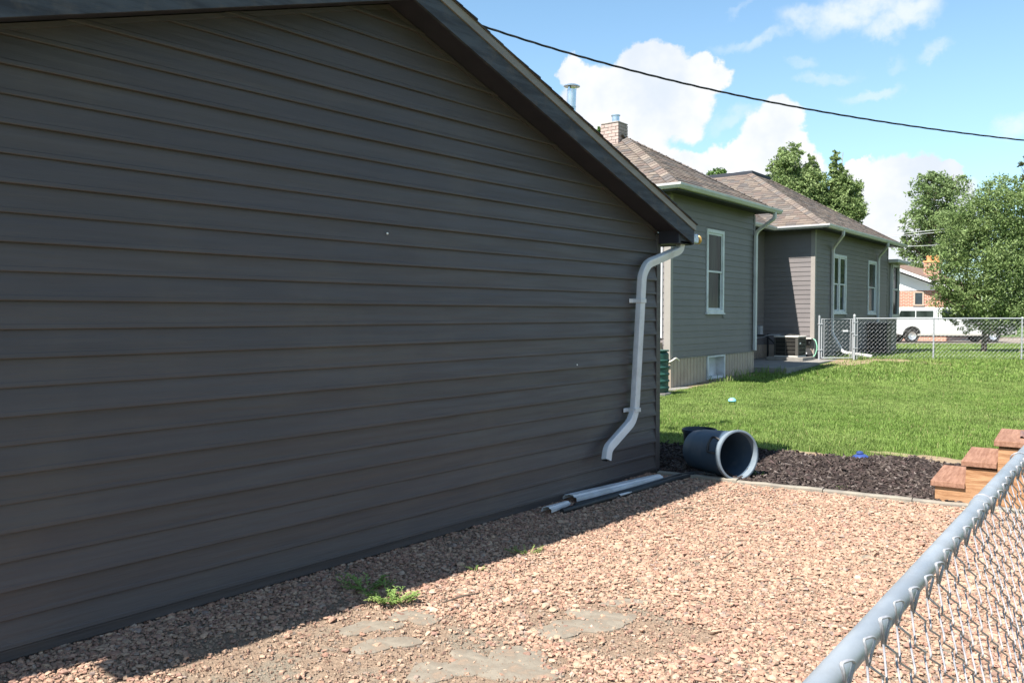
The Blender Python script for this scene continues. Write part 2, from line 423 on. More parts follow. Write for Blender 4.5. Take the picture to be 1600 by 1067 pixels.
def in_view(x, y, z=0, m=80, ymax=1067):
    rx = math.cos(TH) * x + math.sin(TH) * y; D = -math.sin(TH) * x + math.cos(TH) * y
    D = np.maximum(D, .05); px = 800 + F * rx / D; py = 491 + F * (1.5 - z) / D
    return (px > -m) & (px < 1600 + m) & (py < ymax + m)


rng = np.random.default_rng(11)


def vnoise(x, y, s, o=0.):
    # cheap smooth value noise, vectorised
    xi = np.floor(x * s + o).astype(int); yi = np.floor(y * s + o * 1.7).astype(int); fx = x * s + o - xi; fy = y * s + o * 1.7 - yi
    def hsh(a, b): return (np.sin(a * 127.1 + b * 311.7 + o * 5.3) * 43758.5453) % 1.0
    fx = fx * fx * (3 - 2 * fx); fy = fy * fy * (3 - 2 * fy)
    return (hsh(xi, yi) * (1 - fx) + hsh(xi + 1, yi) * fx) * (1 - fy) + (hsh(xi, yi + 1) * (1 - fx) + hsh(xi + 1, yi + 1) * fx) * fy


# stones: angular chips
def ico():
    t = (1 + 5 ** .5) / 2
    v = np.array([(-1, t, 0), (1, t, 0), (-1, -t, 0), (1, -t, 0), (0, -1, t), (0, 1, t), (0, -1, -t), (0, 1, -t), (t, 0, -1), (t, 0, 1), (-t, 0, -1), (-t, 0, 1)], float)
    v /= np.linalg.norm(v[0])
    f = np.array([(0, 11, 5), (0, 5, 1), (0, 1, 7), (0, 7, 10), (0, 10, 11), (1, 5, 9), (5, 11, 4), (11, 10, 2), (10, 7, 6), (7, 1, 8), (3, 9, 4), (3, 4, 2), (3, 2, 6), (3, 6, 8), (3, 8, 9), (4, 9, 5), (2, 4, 11), (6, 2, 10), (8, 6, 7), (9, 8, 1)])
    return v, f


IV, IF = ico()
BV = np.array([(x, y, z) for z in (-1, 1) for y in (-1, 1) for x in (-1, 1)], float) * .74
BV[4:] *= np.array([.78, .78, 1.]); BF = np.array([(0, 2, 3), (0, 3, 1), (4, 5, 7), (4, 7, 6), (0, 1, 5), (0, 5, 4), (2, 6, 7), (2, 7, 3), (0, 4, 6), (0, 6, 2), (1, 3, 7), (1, 7, 5)])


def scatter_stones(x, y, size, tone, sink=.35):
    if len(x) > 100:
        big = size > .0155; A = _stones(x[big], y[big], size[big], tone[big], sink, IV, IF); B = _stones(x[~big], y[~big], size[~big], tone[~big], sink, BV, BF)
        return np.concatenate([A[0], B[0]]), np.concatenate([A[1], B[1] + len(A[0])]), np.concatenate([A[2], B[2]])
    return _stones(x, y, size, tone, sink, IV, IF)


def _stones(x, y, size, tone, sink, SV, SF):
    n = len(x); q = len(SV); V = SV[None] * (1 + rng.uniform(-.30, .24, (n, q, 3)))
    sc = np.stack([size * rng.uniform(.75, 1.35, n), size * rng.uniform(.6, 1.0, n), size * rng.uniform(.26, .52, n)], 1)
    V = V * sc[:, None, :]
    a = rng.uniform(0, 2 * np.pi, n); b = rng.normal(0, .35, n)
    c_, s_ = np.cos(b)[:, None], np.sin(b)[:, None]
    Yv = V[:, :, 1] * c_ - V[:, :, 2] * s_; Zv = V[:, :, 1] * s_ + V[:, :, 2] * c_
    ca, sa = np.cos(a)[:, None], np.sin(a)[:, None]
    Xw = V[:, :, 0] * ca - Yv * sa; Yw = V[:, :, 0] * sa + Yv * ca
    z = gh(x, y) + sc[:, 2] * (1 - sink) - .004 + rng.uniform(0, .008, n)
    W = np.stack([Xw + x[:, None], Yw + y[:, None], Zv + z[:, None]], 2).reshape(-1, 3)
    Fc = (SF[None] + (np.arange(n) * q)[:, None, None]).reshape(-1, 3)
    T = np.repeat(tone, q, axis=0)
    return W, Fc, T


patches = [(-2.80, 2.48, .80, .46), (-2.35, 2.52, .6, .34), (-2.25, 3.2, .46, .20), (-2.05, 3.45, .38, .16), (-3.05, 2.0, .6, .36)]
N0 = 165000
gx_ = rng.uniform(-3.93, 1.0, N0); gy_ = rng.uniform(.2, 7.2, N0)
keep = gy_ < edging_y(gx_) - .03
vis = in_view(gx_, gy_, 0, 140); keep &= vis | (rng.random(N0) < .3)
pm = np.zeros(N0)
for cx, cy, rx, ry in patches:
    pm = np.maximum(pm, 1 - np.hypot((gx_ - cx) / rx, (gy_ - cy) / ry) + .45 * (vnoise(gx_, gy_, 7, 3.) - .5) + .3 * (vnoise(gx_, gy_, 19, 8.) - .5))
keep &= ~((pm > .10) & (rng.random(N0) < .94 - .25 * np.clip(1 - pm * 1.6, 0, 1)))
thin = vnoise(gx_, gy_, 2.2, 1.3); keep &= ~((thin > .66) & (rng.random(N0) < .35))
gx_, gy_ = gx_[keep], gy_[keep]; n = len(gx_)
size = np.clip(rng.lognormal(-4.66, .36, n), .005, .028)
pal = np.array([(.60, .40, .285), (.66, .47, .34), (.70, .53, .39), (.55, .33, .24), (.46, .25, .19), (.62, .43, .33), (.38, .22, .19), (.42, .37, .33), (.30, .28, .28), (.72, .60, .50), (.24, .15, .13)])
pw = np.array([.21, .22, .16, .12, .06, .10, .035, .035, .02, .03, .01]); pw /= pw.sum()
redder = vnoise(gx_, gy_, 1.1, 5.)
idx = rng.choice(len(pal), n, p=pw)
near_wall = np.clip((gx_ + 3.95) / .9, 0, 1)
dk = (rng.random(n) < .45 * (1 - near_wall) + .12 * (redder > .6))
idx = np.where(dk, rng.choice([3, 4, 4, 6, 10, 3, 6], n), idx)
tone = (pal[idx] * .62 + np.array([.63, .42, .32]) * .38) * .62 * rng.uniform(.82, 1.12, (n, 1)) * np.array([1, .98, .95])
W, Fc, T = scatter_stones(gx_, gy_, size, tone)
# fine grit between and on the bare patches: small four-sided chips
def scatter_chips(x, y, size, tone):
    n = len(x); tv = np.array([(1, 0, -.3), (-.6, .8, -.3), (-.5, -.8, -.3), (.1, .1, .7)]); V = tv[None] * (1 + rng.uniform(-.3, .3, (n, 4, 1))) * size[:, None, None]
    a = rng.uniform(0, 6.283, n); ca, sa = np.cos(a)[:, None], np.sin(a)[:, None]
    Xw = V[:, :, 0] * ca - V[:, :, 1] * sa + x[:, None]; Yw = V[:, :, 0] * sa + V[:, :, 1] * ca + y[:, None]; Zw = V[:, :, 2] + (gh(x, y) + .002)[:, None]
    return np.stack([Xw, Yw, Zw], 2).reshape(-1, 3), (np.array([(0, 1, 3), (1, 2, 3), (2, 0, 3), (0, 2, 1)])[None] + (np.arange(n) * 4)[:, None, None]).reshape(-1, 3), np.repeat(tone, 4, axis=0)


NC = 42000; cx_g = rng.uniform(-3.93, -.9, NC); cy_g = rng.uniform(1.0, 5.2, NC)
pc_ = np.zeros(NC)
for cx, cy, rx, ry in patches: pc_ = np.maximum(pc_, 1 - np.hypot((cx_g - cx) / rx, (cy_g - cy) / ry))
kk = ((pc_ > -.4) & (rng.random(NC) < .95)) | (rng.random(NC) < .15); cx_g, cy_g = cx_g[kk], cy_g[kk]; nC = len(cx_g)
tc_ = (pal[rng.choice(len(pal), nC, p=pw)] * .6 + np.array([.5, .37, .27]) * .4) * .52 * rng.uniform(.7, 1.15, (nC, 1))
Wc, Fcc, Tc = scatter_chips(cx_g, cy_g, np.clip(rng.lognormal(-5.3, .45, nC), .002, .012), tc_)
Fc = np.concatenate([Fc, Fcc + len(W)]); W = np.concatenate([W, Wc]); T = np.concatenate([T, Tc])
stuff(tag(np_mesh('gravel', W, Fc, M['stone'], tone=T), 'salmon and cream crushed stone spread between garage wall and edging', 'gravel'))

# mulch chips
N0 = 38000
mx = rng.uniform(-6.0, .5, N0); my = rng.uniform(6.6, 9.3, N0)
k = (my > edging_y(mx) + .06) & (my < lawn_edge(mx) + rng.normal(0, .04, N0)) & (in_view(mx, my, 0, 150) | (rng.random(N0) < .3)) & ((mx > -3.88) | (my > 6.9))
mx, my = mx[k], my[k]; n = len(mx)
L = rng.uniform(.012, .042, n); Wd = rng.uniform(.005, .014, n); Hh = rng.uniform(.002, .006, n)
cube = np.array([(x, y, z) for z in (-1, 1) for y in (-1, 1) for x in (-1, 1)], float)
V = cube[None] * np.stack([L, Wd, Hh], 1)[:, None, :]
V[:, :, 1] *= 1 - .4 * (V[:, :, 0] > 0)
a = rng.uniform(0, 2 * np.pi, n); b = rng.normal(0, .35, n)
Xr = V[:, :, 0] * np.cos(b)[:, None] + V[:, :, 2] * np.sin(b)[:, None]; Zr = -V[:, :, 0] * np.sin(b)[:, None] + V[:, :, 2] * np.cos(b)[:, None]
Xw = Xr * np.cos(a)[:, None] - V[:, :, 1] * np.sin(a)[:, None] + mx[:, None]; Yw = Xr * np.sin(a)[:, None] + V[:, :, 1] * np.cos(a)[:, None] + my[:, None]
Zw = Zr + (gh(mx, my) + rng.uniform(.002, .022, n))[:, None]
CF = np.array([(0, 2, 3, 1), (4, 5, 7, 6), (0, 1, 5, 4), (2, 6, 7, 3), (0, 4, 6, 2), (1, 3, 7, 5)])
mt = np.array([(.072, .055, .051), (.10, .077, .068), (.05, .039, .037), (.15, .12, .105), (.24, .20, .18), (.115, .08, .075)])[rng.choice(6, n, p=[.3, .24, .2, .13, .05, .08])] * rng.uniform(.4, .85, (n, 1))
stuff(tag(np_mesh('mulch_chips', np.stack([Xw, Yw, Zw], 2).reshape(-1, 3), (CF[None] + (np.arange(n) * 8)[:, None, None]).reshape(-1, 4), M['mulch'], tone=np.repeat(mt, 8, axis=0)),
          'dark brown shredded bark mulch between edging and lawn', 'mulch'))

HDL = rad(2.2)
HO = Vector((-7.395 * math.cos(HDL) - 14.479 * math.sin(HDL), -7.395 * math.sin(HDL) + 14.479 * math.cos(HDL), 0))


def h2w(x, y, z=0): return Vector((HO.x + x * math.cos(HDL) - y * math.sin(HDL), HO.y + x * math.sin(HDL) + y * math.cos(HDL), z))


# grass blades
def grass(n0, D0, D1, hmin, hmax, wid, margin, pa=1000, pb=1640):
    D = np.sqrt(rng.uniform(D0 ** 2, D1 ** 2, n0)); t = rng.uniform((pa - 800) / F, (pb - 800) / F, n0); rx = t * D
    x = rx * math.cos(TH) - D * math.sin(TH); y = rx * math.sin(TH) + D * math.cos(TH)
    hx = (x - HO.x) * math.cos(HDL) + (y - HO.y) * math.sin(HDL); hy = -(x - HO.x) * math.sin(HDL) + (y - HO.y) * math.cos(HDL)
    k = (y > lawn_edge(x) + rng.normal(0, .035, n0)) & ~((hx < .12) & (hy > -.2) & (hy < 18)) & ~((hx < .85) & (hy > 3.95) & (hy < 8.9)) & ~((hx < .3) & (hy > -.5) & (hy < 4))
    # worn sandy places
    worn = np.maximum(1 - np.hypot((hx - 1.0) / 1.0, (hy - 8.1) / 1.5), 1 - np.hypot((hx - 1.7) / .9, (hy - 9.4) / 1.0)) + .9 * (vnoise(x, y, 2.3, 2.) - .5)
    k &= ~((worn > .22) & (rng.random(n0) < .85))
    ed = (y - lawn_edge(x)); k &= ~((ed < .25) & (vnoise(x, y, 2.6, 6.) > .55) & (rng.random(n0) < .75))
    for ex_, ey_, a_, b_ in ((-2.15, 8.95, .46, .2), (-3.15, 8.42, .28, .14), (-1.8, 8.9, .22, .1)):
        k &= ~((np.hypot((x - ex_) / a_, (y - ey_) / b_) < .75 + .6 * vnoise(x, y, 9, 1.)) & (rng.random(n0) < .88))
    x, y = x[k], y[k]; n = len(x); z = gh(x, y) - .012
    edge = np.clip(1 - (y - lawn_edge(x)) / .8, 0, 1)
    clump = vnoise(x, y, 6, 4.); h = (hmin + (hmax - hmin) * rng.random(n)) * (.65 + .7 * clump) * (1 + .25 * edge)
    a = rng.uniform(0, 2 * np.pi, n); ln = rng.uniform(.1, .75, n) * h; w = wid * rng.uniform(.7, 1.3, n)
    ca, sa = np.cos(a), np.sin(a); fx, fy = -sa, ca
    def pt(s, u, lean, zz): return np.stack([x + ca * s * u + fx * lean, y + sa * s * u + fy * lean, z + zz], 1)
    Vv = np.stack([pt(-1, w, 0, 0 * h), pt(1, w, 0, 0 * h), pt(-.8, w, ln * .35, h * .6), pt(.8, w, ln * .35, h * .6), pt(0, w, ln, h)], 1)
    o = (np.arange(n) * 5)[:, None]
    Ft = np.concatenate([o + np.array([0, 1, 3]), o + np.array([0, 3, 2]), o + np.array([2, 3, 4])])
    m = vnoise(x, y, .9, 9.)[:, None]; m2 = vnoise(x, y, 4., 2.)[:, None]
    c = np.array([.140, .220, .045]) * (1 - m) + np.array([.205, .280, .075]) * m
    c = c * (.8 + .45 * m2) * rng.uniform(.75, 1.25, (n, 1))
    dry = rng.random(n) < .03 + .1 * (ed[k] < .2); c[dry] = np.array([.36, .31, .15]) * rng.uniform(.8, 1.2, (dry.sum(), 1))
    return Vv.reshape(-1, 3), Ft, np.repeat(c, 5, axis=0)


parts = [grass(260000, 8.2, 17, .026, .055, .0028, 40), grass(90000, 17, 27, .04, .08, .007, 40), grass(45000, 27, 43, .05, .09, .016, 40), grass(60000, 8.2, 24, .03, .065, .006, 40, 1640, 2600)]
off = 0; Vs, Fs, Ts = [], [], []
for v, f, t in parts:
    Vs.append(v); Fs.append(f + off); Ts.append(t); off += len(v)
stuff(tag(np_mesh('grass_blades', np.concatenate(Vs), np.concatenate(Fs), M['grass'], tone=np.concatenate(Ts)), 'bright green lawn grass from mulch bed to street', 'grass'))

# road across the far end of the lawn
mb = MB()
a = [RT * u + FW * D for D in (43.0, 53.5) for u in (-60, 60)]
mb.add([(p.x, p.y, -.055) for p in a], [(0, 1, 3, 2)]); structure(mb.build('road', M['road']))
mb = MB()
for D in (42.85, 53.5):
    q = [RT * u + FW * d for d in (D, D + .15) for u in (-60, 60)]
    mb.add([(p.x, p.y, z) for z in (-.1, .03) for p in q], [(0, 1, 3, 2), (4, 5, 7, 6), (0, 1, 5, 4), (2, 3, 7, 6), (0, 2, 6, 4), (1, 3, 7, 5)])
structure(mb.build('kerb', M['edging']))

# worn sandy ground by the slab and path, as part of the terrain
def patch_sheet(name, cx, cy, rx, ry, m, dz, seed, rot=0, nseg=40):
    v = [(cx, cy, float(gh(cx, cy)) + dz)]; f = []
    for ring in (1, 2, 3):
        for k in range(nseg):
            a = 2 * math.pi * k / nseg; rr = ring / 3 * (1 + .25 * math.sin(a * 3 + seed) + .15 * math.sin(a * 7 + seed * 2) + .08 * math.sin(a * 13 + seed))
            x = rx * rr * math.cos(a); y = ry * rr * math.sin(a); X_ = cx + x * math.cos(rot) - y * math.sin(rot); Y_ = cy + x * math.sin(rot) + y * math.cos(rot)
            v.append((X_, Y_, float(gh(X_, Y_)) + dz))
    for k in range(nseg):
        f.append((0, 1 + k, 1 + (k + 1) % nseg))
        for r in (0, 1):
            a = 1 + r * nseg + k; b = 1 + r * nseg + (k + 1) % nseg; f.append((a, a + nseg, b + nseg, b))
    return structure(MB().add(v, f).build(name, m, smooth='full'))


M['sand'] = ground_mat('bare_sandy_soil', [(.3, (.20, .145, .09)), (.7, (.29, .22, .15))], 6, .01, [((.16, .19, .06), 3, .5, .65)], 40)
for i, (hx, hy, rx, ry) in enumerate([(1.1, 8.0, .55, 1.5), (1.9, 9.4, .9, .5), (3.0, 9.0, .5, .25), (.2, 1.9, .22, 1.8)]):
    p = h2w(hx, hy); patch_sheet('bare_soil', p.x, p.y, rx, ry, M['sand'], -.002 + .002 * i, i * 1.7, HDL)
for i, (x, y, rx, ry) in enumerate([(-2.15, 8.95, .42, .15), (-3.15, 8.42, .24, .10), (-1.8, 8.9, .2, .08)]):
    patch_sheet('bare_soil', x, y, rx, ry, M['sand'], .002 + .001 * i, i + 5.)


# ------------------------------------------------------------------ siding
def wall_boards(parent, org, sdir, ndir, s0, s1, z0, z1, m, course=.127, openings=(), clip=None, name='siding_board', out=.023, crease=True, dbl=False):
    """horizontal lap boards on a wall; s runs along sdir, ndir points outwards.  clip(z)->(smin,smax)"""
    org = Vector(org); sdir = Vector(sdir); ndir = Vector(ndir); n = int(math.ceil((z1 - z0) / course - 1e-6))
    cache = {}
    for i in range(n):
        za = z0 + i * course; zb = min(za + course, z1)
        if zb - za < .01: continue
        segs = [(s0, s1)]
        for (a, b, c, d) in openings:      # s range a..b, z range c..d
            if zb > c + .01 and za < d - .01:
                new = []
                for (p, q) in segs:
                    if b <= p or a >= q: new.append((p, q)); continue
                    if a > p: new.append((p, a))
                    if b < q: new.append((b, q))
                segs = new
        o1 = out if (not dbl or i % 2 == 0) else out * .72
        prof = [(0, .001), (0, o1), (.004, o1 + .0015), (.020, o1 - .0005)] if crease else [(0, .001), (0, o1)]
        if crease: prof += [(.024, o1 - .0028)]
        prof.append((course, .0025))
        for (p, q) in segs:
            if q - p < .02: continue
            mb = MB(); vs = []
            for (dz_, nn) in prof:
                z = min(za + dz_, zb)
                lo, hi = (p, q)
                if clip:
                    cl = clip(z); lo = max(lo, cl[0]); hi = min(hi, cl[1])
                    if hi < lo: lo = hi = (cl[0] + cl[1]) / 2
                vs.append((lo, nn, z)); vs.append((hi, nn, z))
            if max(vs[k + 1][0] - vs[k][0] for k in range(0, len(vs), 2)) < .03: continue
            pts = [org + sdir * a + ndir * b + Vector((0, 0, c)) for a, b, c in vs]
            mb.add(pts, [(2 * k, 2 * k + 1, 2 * k + 3, 2 * k + 2) for k in range(len(prof) - 1)])
            mb.build(name, m, parent)


# ------------------------------------------------------------------ garage
GX = -3.922; GY0, GY1 = .15, 6.77; AY = 3.46
gar = thing('garage', 'dark grey sided garage whose windowless gable wall fills the left of the photo', 'garage', (GX, 0, 0))
SR, SLf = .349, .320


def rake_z(y):      # underside of the rake
    return 3.385 - (SR * (y - AY) if y > AY else SLf * (AY - y))


def gclip(z):
    zz = z - .0
    hi = AY + max(0, (3.41 - zz) / SR); lo = AY - max(0, (3.41 - zz) / SLf); return lo, hi


wall_boards(gar, (0, 0, 0), (0, 1, 0), (1, 0, 0), GY0 + .05, GY1 - .05, .065, 3.40, M['siding_g'], course=.1245, clip=gclip, dbl=True)
mb = MB(); mb.add([(-.003, GY0, .0), (-.003, GY1, 0), (-.003, GY1, 2.26), (-.003, AY, 3.42), (-.003, GY0, 2.3), (-6.5, GY0, 0), (-6.5, GY1, 0), (-6.5, GY1, 2.26), (-6.5, AY, 3.42), (-6.5, GY0, 2.3)],
                  [(0, 1, 2, 3, 4), (5, 6, 7, 8, 9), (1, 2, 7, 6), (0, 4, 9, 5)])
mb.build('wall', M['siding_g'], gar)
MB().box(-.002, .022, GY0 - .02, GY0 + .06, 0.0, 2.30).build('corner_post', M['siding_g'], gar, bevel=.003)
mb = MB(); mb.box(-.08, .022, GY1 - .055, GY1 + .02, 0.0, 2.24); mb.build('corner_post', M['siding_g'], gar, bevel=.004)
mb = MB(); mb.box(.0005, .012, GY0 + .06, GY1 - .055, 0.015, .064); mb.box(.0005, .020, GY0 + .06, GY1 - .055, 0.055, .063); mb.build('starter_strip', M['siding_g'], gar)
# J channel along the rake
for yA, yB in ((AY, GY1 - .04), (AY, GY0 + .04)):
    d = 1 if yB > yA else -1
    zz = lambda y: 3.41 - (SR if d > 0 else SLf) * abs(y - AY)
    mb = MB(); mb.prism([(yA, zz(yA) - .028), (yB, zz(yB) - .028), (yB, zz(yB) - .002), (yA, zz(yA) - .002)], .002, .0195, lambda a, b, h: (h, a, b)); mb.build('rake_channel', M['siding_g'], gar)
# soffit, fascia, edge trim, roof
XO = .25; YE = 7.0; YL = -.1
for d, yE, sl_ in ((1, YE, SR), (-1, YL, SLf)):
    z0 = 3.385; zE = z0 - sl_ * abs(yE - AY)
    fn = lambda a, b, h: (h, a, b)
    MB().prism([(AY, z0 + .03), (yE, zE + .03), (yE, zE + .045), (AY, z0 + .045)], .003, XO - .022, fn).build('soffit', M['soffit'], gar)
    MB().prism([(AY, z0 - .0), (yE, zE - .0), (yE, zE + .128), (AY, z0 + .128)], XO - .022, XO, fn).build('rake_fascia', M['fascia'], gar)
    MB().prism([(AY, z0 + .1285), (yE + .012 * d, zE + .124), (yE + .012 * d, zE + .180), (AY, z0 + .186)], XO - .035, XO + .012, fn).build('edge_trim', M['edge'], gar)
    # roof deck
    MB().prism([(AY, z0 + .188), (yE + .03 * d, zE + .178), (yE + .03 * d, zE + .186), (AY, z0 + .196)], -6.7, XO + .02, fn).build('roof', M['shing_flat'], gar)
# eave return (boxed) at the far corner and the near one
zE = 3.385 - SR * (YE - AY)
MB().box(-6.6, XO - .024, GY1 + .021, YE - .005, zE + .002, zE + .02).build('eave_soffit', M['soffit'], gar)
mb = MB(); mb.prism([(GY1 - .02, zE), (YE - .005, zE), (YE - .005, zE + .05), (GY1 - .02, zE + .12)], .024, XO - .024, lambda a, b, h: (h, a, b)); mb.build('eave_return', M['soffit'], gar)
MB().box(-6.6, XO - .0225, YE, YE + .02, zE - .005, zE + .13).build('eave_fascia', M['fascia'], gar)
# shingle edge courses seen at the rake: thin uneven butts
for d, yE, sl_ in ((1, YE, SR), (-1, YL, SLf)):
    L_ = abs(yE - AY) / math.cos(math.atan(sl_)); nn = int(L_ / .14); mb = MB()
    for i in range(nn + 1):
        s = i * .14; y = AY + d * (abs(yE - AY) - s * math.cos(math.atan(sl_)) + .03); z = 3.385 + .19 - sl_ * abs(y - AY)
        y2 = AY + d * max(0, abs(y - AY) - .17); z2 = 3.385 + .19 - sl_ * abs(y2 - AY)
        xo = XO + .02 + R_.uniform(0, .012); t = R_.uniform(.008, .016)
        for x0_, x1_ in ((-.30, xo), (-1.2, -.305), (-2.6, -1.205)):
            tt = t if x1_ > 0 else R_.uniform(.008, .014)
            mb.prism([(y, z + .001), (y, z + tt), (y2, z2 + .004), (y2, z2 + .001)], x0_, x1_, lambda a, b, h: (h, a, b))
    o = mb.build('shingles', M['soffit'], gar); stuff(o)
# gutter end on the far eave, taped, with a bright cap
def gutter_prof(): return [(0, 0), (.075, 0), (.115, .05), (.12, .09), (.108, .09), (.104, .056), (.07, .01), (.01, .01), (.01, .09), (0, .09)]


mb = MB(); mb.prism([(YE + .021 + a * .8, zE + .01 + b * 1.05) for a, b in gutter_prof()], -6.5, XO - .03, lambda a, b, h: (h, a, b)); mb.build('gutter', M['gutter'], gar)
mb = MB(); mb.box(XO - .03, XO - .006, YE + .0215, YE + .11, zE + .012, zE + .10); mb.build('gutter_end_tape', M['tape'], gar, bevel=.014, seg=3)
mb = MB(); mb.lathe([(.0, 0), (.034, 0), (.037, .008), (.037, .03), (.043, .034), (.043, .05), (.03, .062), (0, .064)], 20, Matrix.Translation((XO - .045, YE + .112, zE + .055)) @ Matrix.Rotation(-math.pi / 2, 4, 'X')); mb.build('gutter_pipe_cap', M['brass'], gar, smooth=True)
# small marks on the wall
for y, z in ((3.44, 2.02 - .02), (5.46, 1.09)):
    MB().lathe([(0, .008), (.006, .006), (.007, 0)], 8, Matrix.Translation((.016, y, z)) @ Matrix.Rotation(math.pi / 2, 4, 'Y')).build('nail_head', M['plate'], gar, smooth=True)

# downspout of the garage: rectangular section swept along a bent path
def rect_sweep(path, w, d, side, m, name, parent, corrug=True, r=.004):
    """path of Vectors; side = width direction kept as far as possible"""
    pts = [Vector(p) for p in path]; mb = MB(); side = Vector(side); prof = []
    def edge(ax, ay, bx, by, nrib):
        for k in range(nrib):
            t = k / nrib; prof.append((ax + (bx - ax) * t, ay + (by - ay) * t))
    if corrug:
        edge(-w / 2 + r, -d / 2, w / 2 - r, -d / 2, 7); edge(w / 2, -d / 2 + r, w / 2, d / 2 - r, 5); edge(w / 2 - r, d / 2, -w / 2 + r, d / 2, 7); edge(-w / 2, d / 2 - r, -w / 2, -d / 2 + r, 5)
    else: prof = [(-w / 2, -d / 2), (w / 2, -d / 2), (w / 2, d / 2), (-w / 2, d / 2)]
    n = len(prof); vs = []
    for i, p in enumerate(pts):
        t = (pts[min(i + 1, len(pts) - 1)] - pts[max(i - 1, 0)]).normalized(); a = (side - t * side.dot(t)).normalized(); b = t.cross(a)
        for k, (u, v) in enumerate(prof):
            rib = (1 - .05 * (k % 2)) if corrug else 1
            vs.append(p + a * u * rib + b * v * rib)
    fs = [(i * n + k, i * n + (k + 1) % n, (i + 1) * n + (k + 1) % n, (i + 1) * n + k) for i in range(len(pts) - 1) for k in range(n)]
    mb.add(vs, fs); o = mb.build(name, m, parent, smooth=True); return o


def smooth_path(pts, rads, seg=5):
    out = [Vector(pts[0])]
    for i in range(1, len(pts) - 1):
        p = Vector(pts[i]); a = (Vector(pts[i - 1]) - p); b = (Vector(pts[i + 1]) - p); r = min(rads, a.length * .45, b.length * .45)
        A = p + a.normalized() * r; B = p + b.normalized() * r
        for k in range(seg + 1):
            t = k / seg; out.append(A * (1 - t) ** 2 + p * 2 * t * (1 - t) + B * t * t)
    out.append(Vector(pts[-1])); return out


dpath = smooth_path([(.14, 6.96, 2.20), (.14, 6.93, 2.10), (.085, 6.44, 1.95), (.08, 6.36, 1.85), (.075, 6.255, .66), (.085, 6.18, .56), (.11, 5.775, .38), (.12, 5.74, .29)], .055)
ds = rect_sweep(dpath, .075, .055, (0, 1, 0), M['white'], 'downspout', gar)
for z in (1.60, .64):
    mb = MB(); yc = 6.25 + (z - .6) * .0887; mb.box(.0215, .112, yc - .045, yc + .045, z, z + .036); mb.box(.0215, .027, yc - .10, yc - .044, z, z + .036); mb.build('strap', M['white'], ds, bevel=.003)
mb = MB(); mb.box(.095, .145, 5.715, 5.78, .283, .292); mb.build('spout_mouth', M['black'], ds)

# flue pipe on the back slope
fl = thing('flue_pipe', 'galvanised flue pipe with flat round cap rising behind the garage rake', 'pipe', (-5.30, 7.28, 2.2), 0)
fl.rotation_euler = (0, rad(2.5), 0)
# ------------------------------------------------------------------ big house
O0 = HO.copy()
hs = thing('house', 'long grey sided house with two brown hip roofs beyond the garage', 'house', (O0.x, O0.y, 0), HDL)
zb, zt = .65, 3.80
W1 = (0, 4.22); Y2a, Y2b = 8.56, 16.4; XR = -1.415
wins = [('W', 1.60, 2.47, 1.52, 3.28, 1), ('W', 10.09, 11.45, 1.52, 3.25, 2), ('W', 13.86, 14.86, 1.50, 3.25, 1)]
X1, Y1 = (1, 0, 0), (0, 1, 0)
wall_boards(hs, (0, 0, 0), Y1, X1, .09, 4.22, zb, zt, M['siding_h'], openings=[wins[0][1:5]], crease=False, out=.0145)
wall_boards(hs, (0, 0, 0), X1, (0, -1, 0), -7.5, -.25, zb, zt, M['siding_h'], crease=False, out=.0145)
wall_boards(hs, (0, 0, 0), X1, (0, -1, 0), -.15, -.12, zb, zt, M['siding_h'], crease=False, out=.0145)
wall_boards(hs, (XR, 0, 0), Y1, X1, 4.22, Y2a - .01, zb, zt, M['siding_h'], crease=False, out=.0145)
wall_boards(hs, (0, Y2a, 0), X1, (0, -1, 0), XR + .01, -.09, zb, zt, M['siding_h'], crease=False, out=.0145)
wall_boards(hs, (0, 0, 0), Y1, X1, Y2a + .09, Y2b - .08, zb - .25, zt, M['siding_h'], openings=[w_[1:5] for w_ in wins[1:]], crease=False, out=.0145)
# solid bodies behind the boards
def body(x0, x1, y0, y1, z0, z1, nm='wall', m='siding_h'): return MB().box(x0, x1, y0, y1, z0, z1).build(nm, M[m], hs)


mb = MB(); hole = wins[0]
def wall_with_holes(x, y0, y1, z0, z1, holes, thick=.12):
    mb = MB(); ys_ = sorted(set([y0, y1] + [h[1] for h in holes] + [h[2] for h in holes])); 
    for a, b in zip(ys_[:-1], ys_[1:]):
        hh = [h for h in holes if h[1] <= a + 1e-6 and h[2] >= b - 1e-6]
        if hh: mb.box(x - thick, x, a, b, z0, hh[0][3]); mb.box(x - thick, x, a, b, hh[0][4], z1)
        else: mb.box(x - thick, x, a, b, z0, z1)
    return mb.build('wall', M['siding_h'], hs)


wall_with_holes(0, 0, 4.22, .6, 3.86, [wins[0]])
wall_with_holes(0, Y2a, Y2b, .25, 3.86, wins[1:])
body(-7.5, -.121, .001, .12, .6, 3.86); body(XR - .12, XR, 4.0, Y2a, .3, 3.86); body(XR, -.121, Y2a + .001, Y2a + .12, .3, 3.86)
body(-7.5, -.121, 4.10, 4.219, .2, 3.86); body(-7.5, -.121, Y2b - .12, Y2b, 0, 3.86)
for (x0, x1, y0, y1, z0_) in ((-.121, .018, -.017, .085, zb - .09), (-.10, .018, Y2a - .017, Y2a + .085, .28), (-.05, .018, Y2b - .08, Y2b + .018, .3), (-.05, .017, 4.145, 4.24, zb)):
    MB().box(x0, x1, y0, y1, z0_, 3.80).build('corner_post', M['trim_h'] if y0 < 9 and not 4 < y0 < 4.5 else M['siding_h'], hs, bevel=.003)
MB().box(-.24, -.155, -.03, .0, 1.04, 3.3).build('door_casing', M['white'], hs)
MB().box(-1.2, -.245, -.022, .0, .95, 3.3).build('door', M['white'], hs)
MB().box(-1.2, -.16, -.30, .0, .78, .95).build('door_step', M['skirt'], hs)
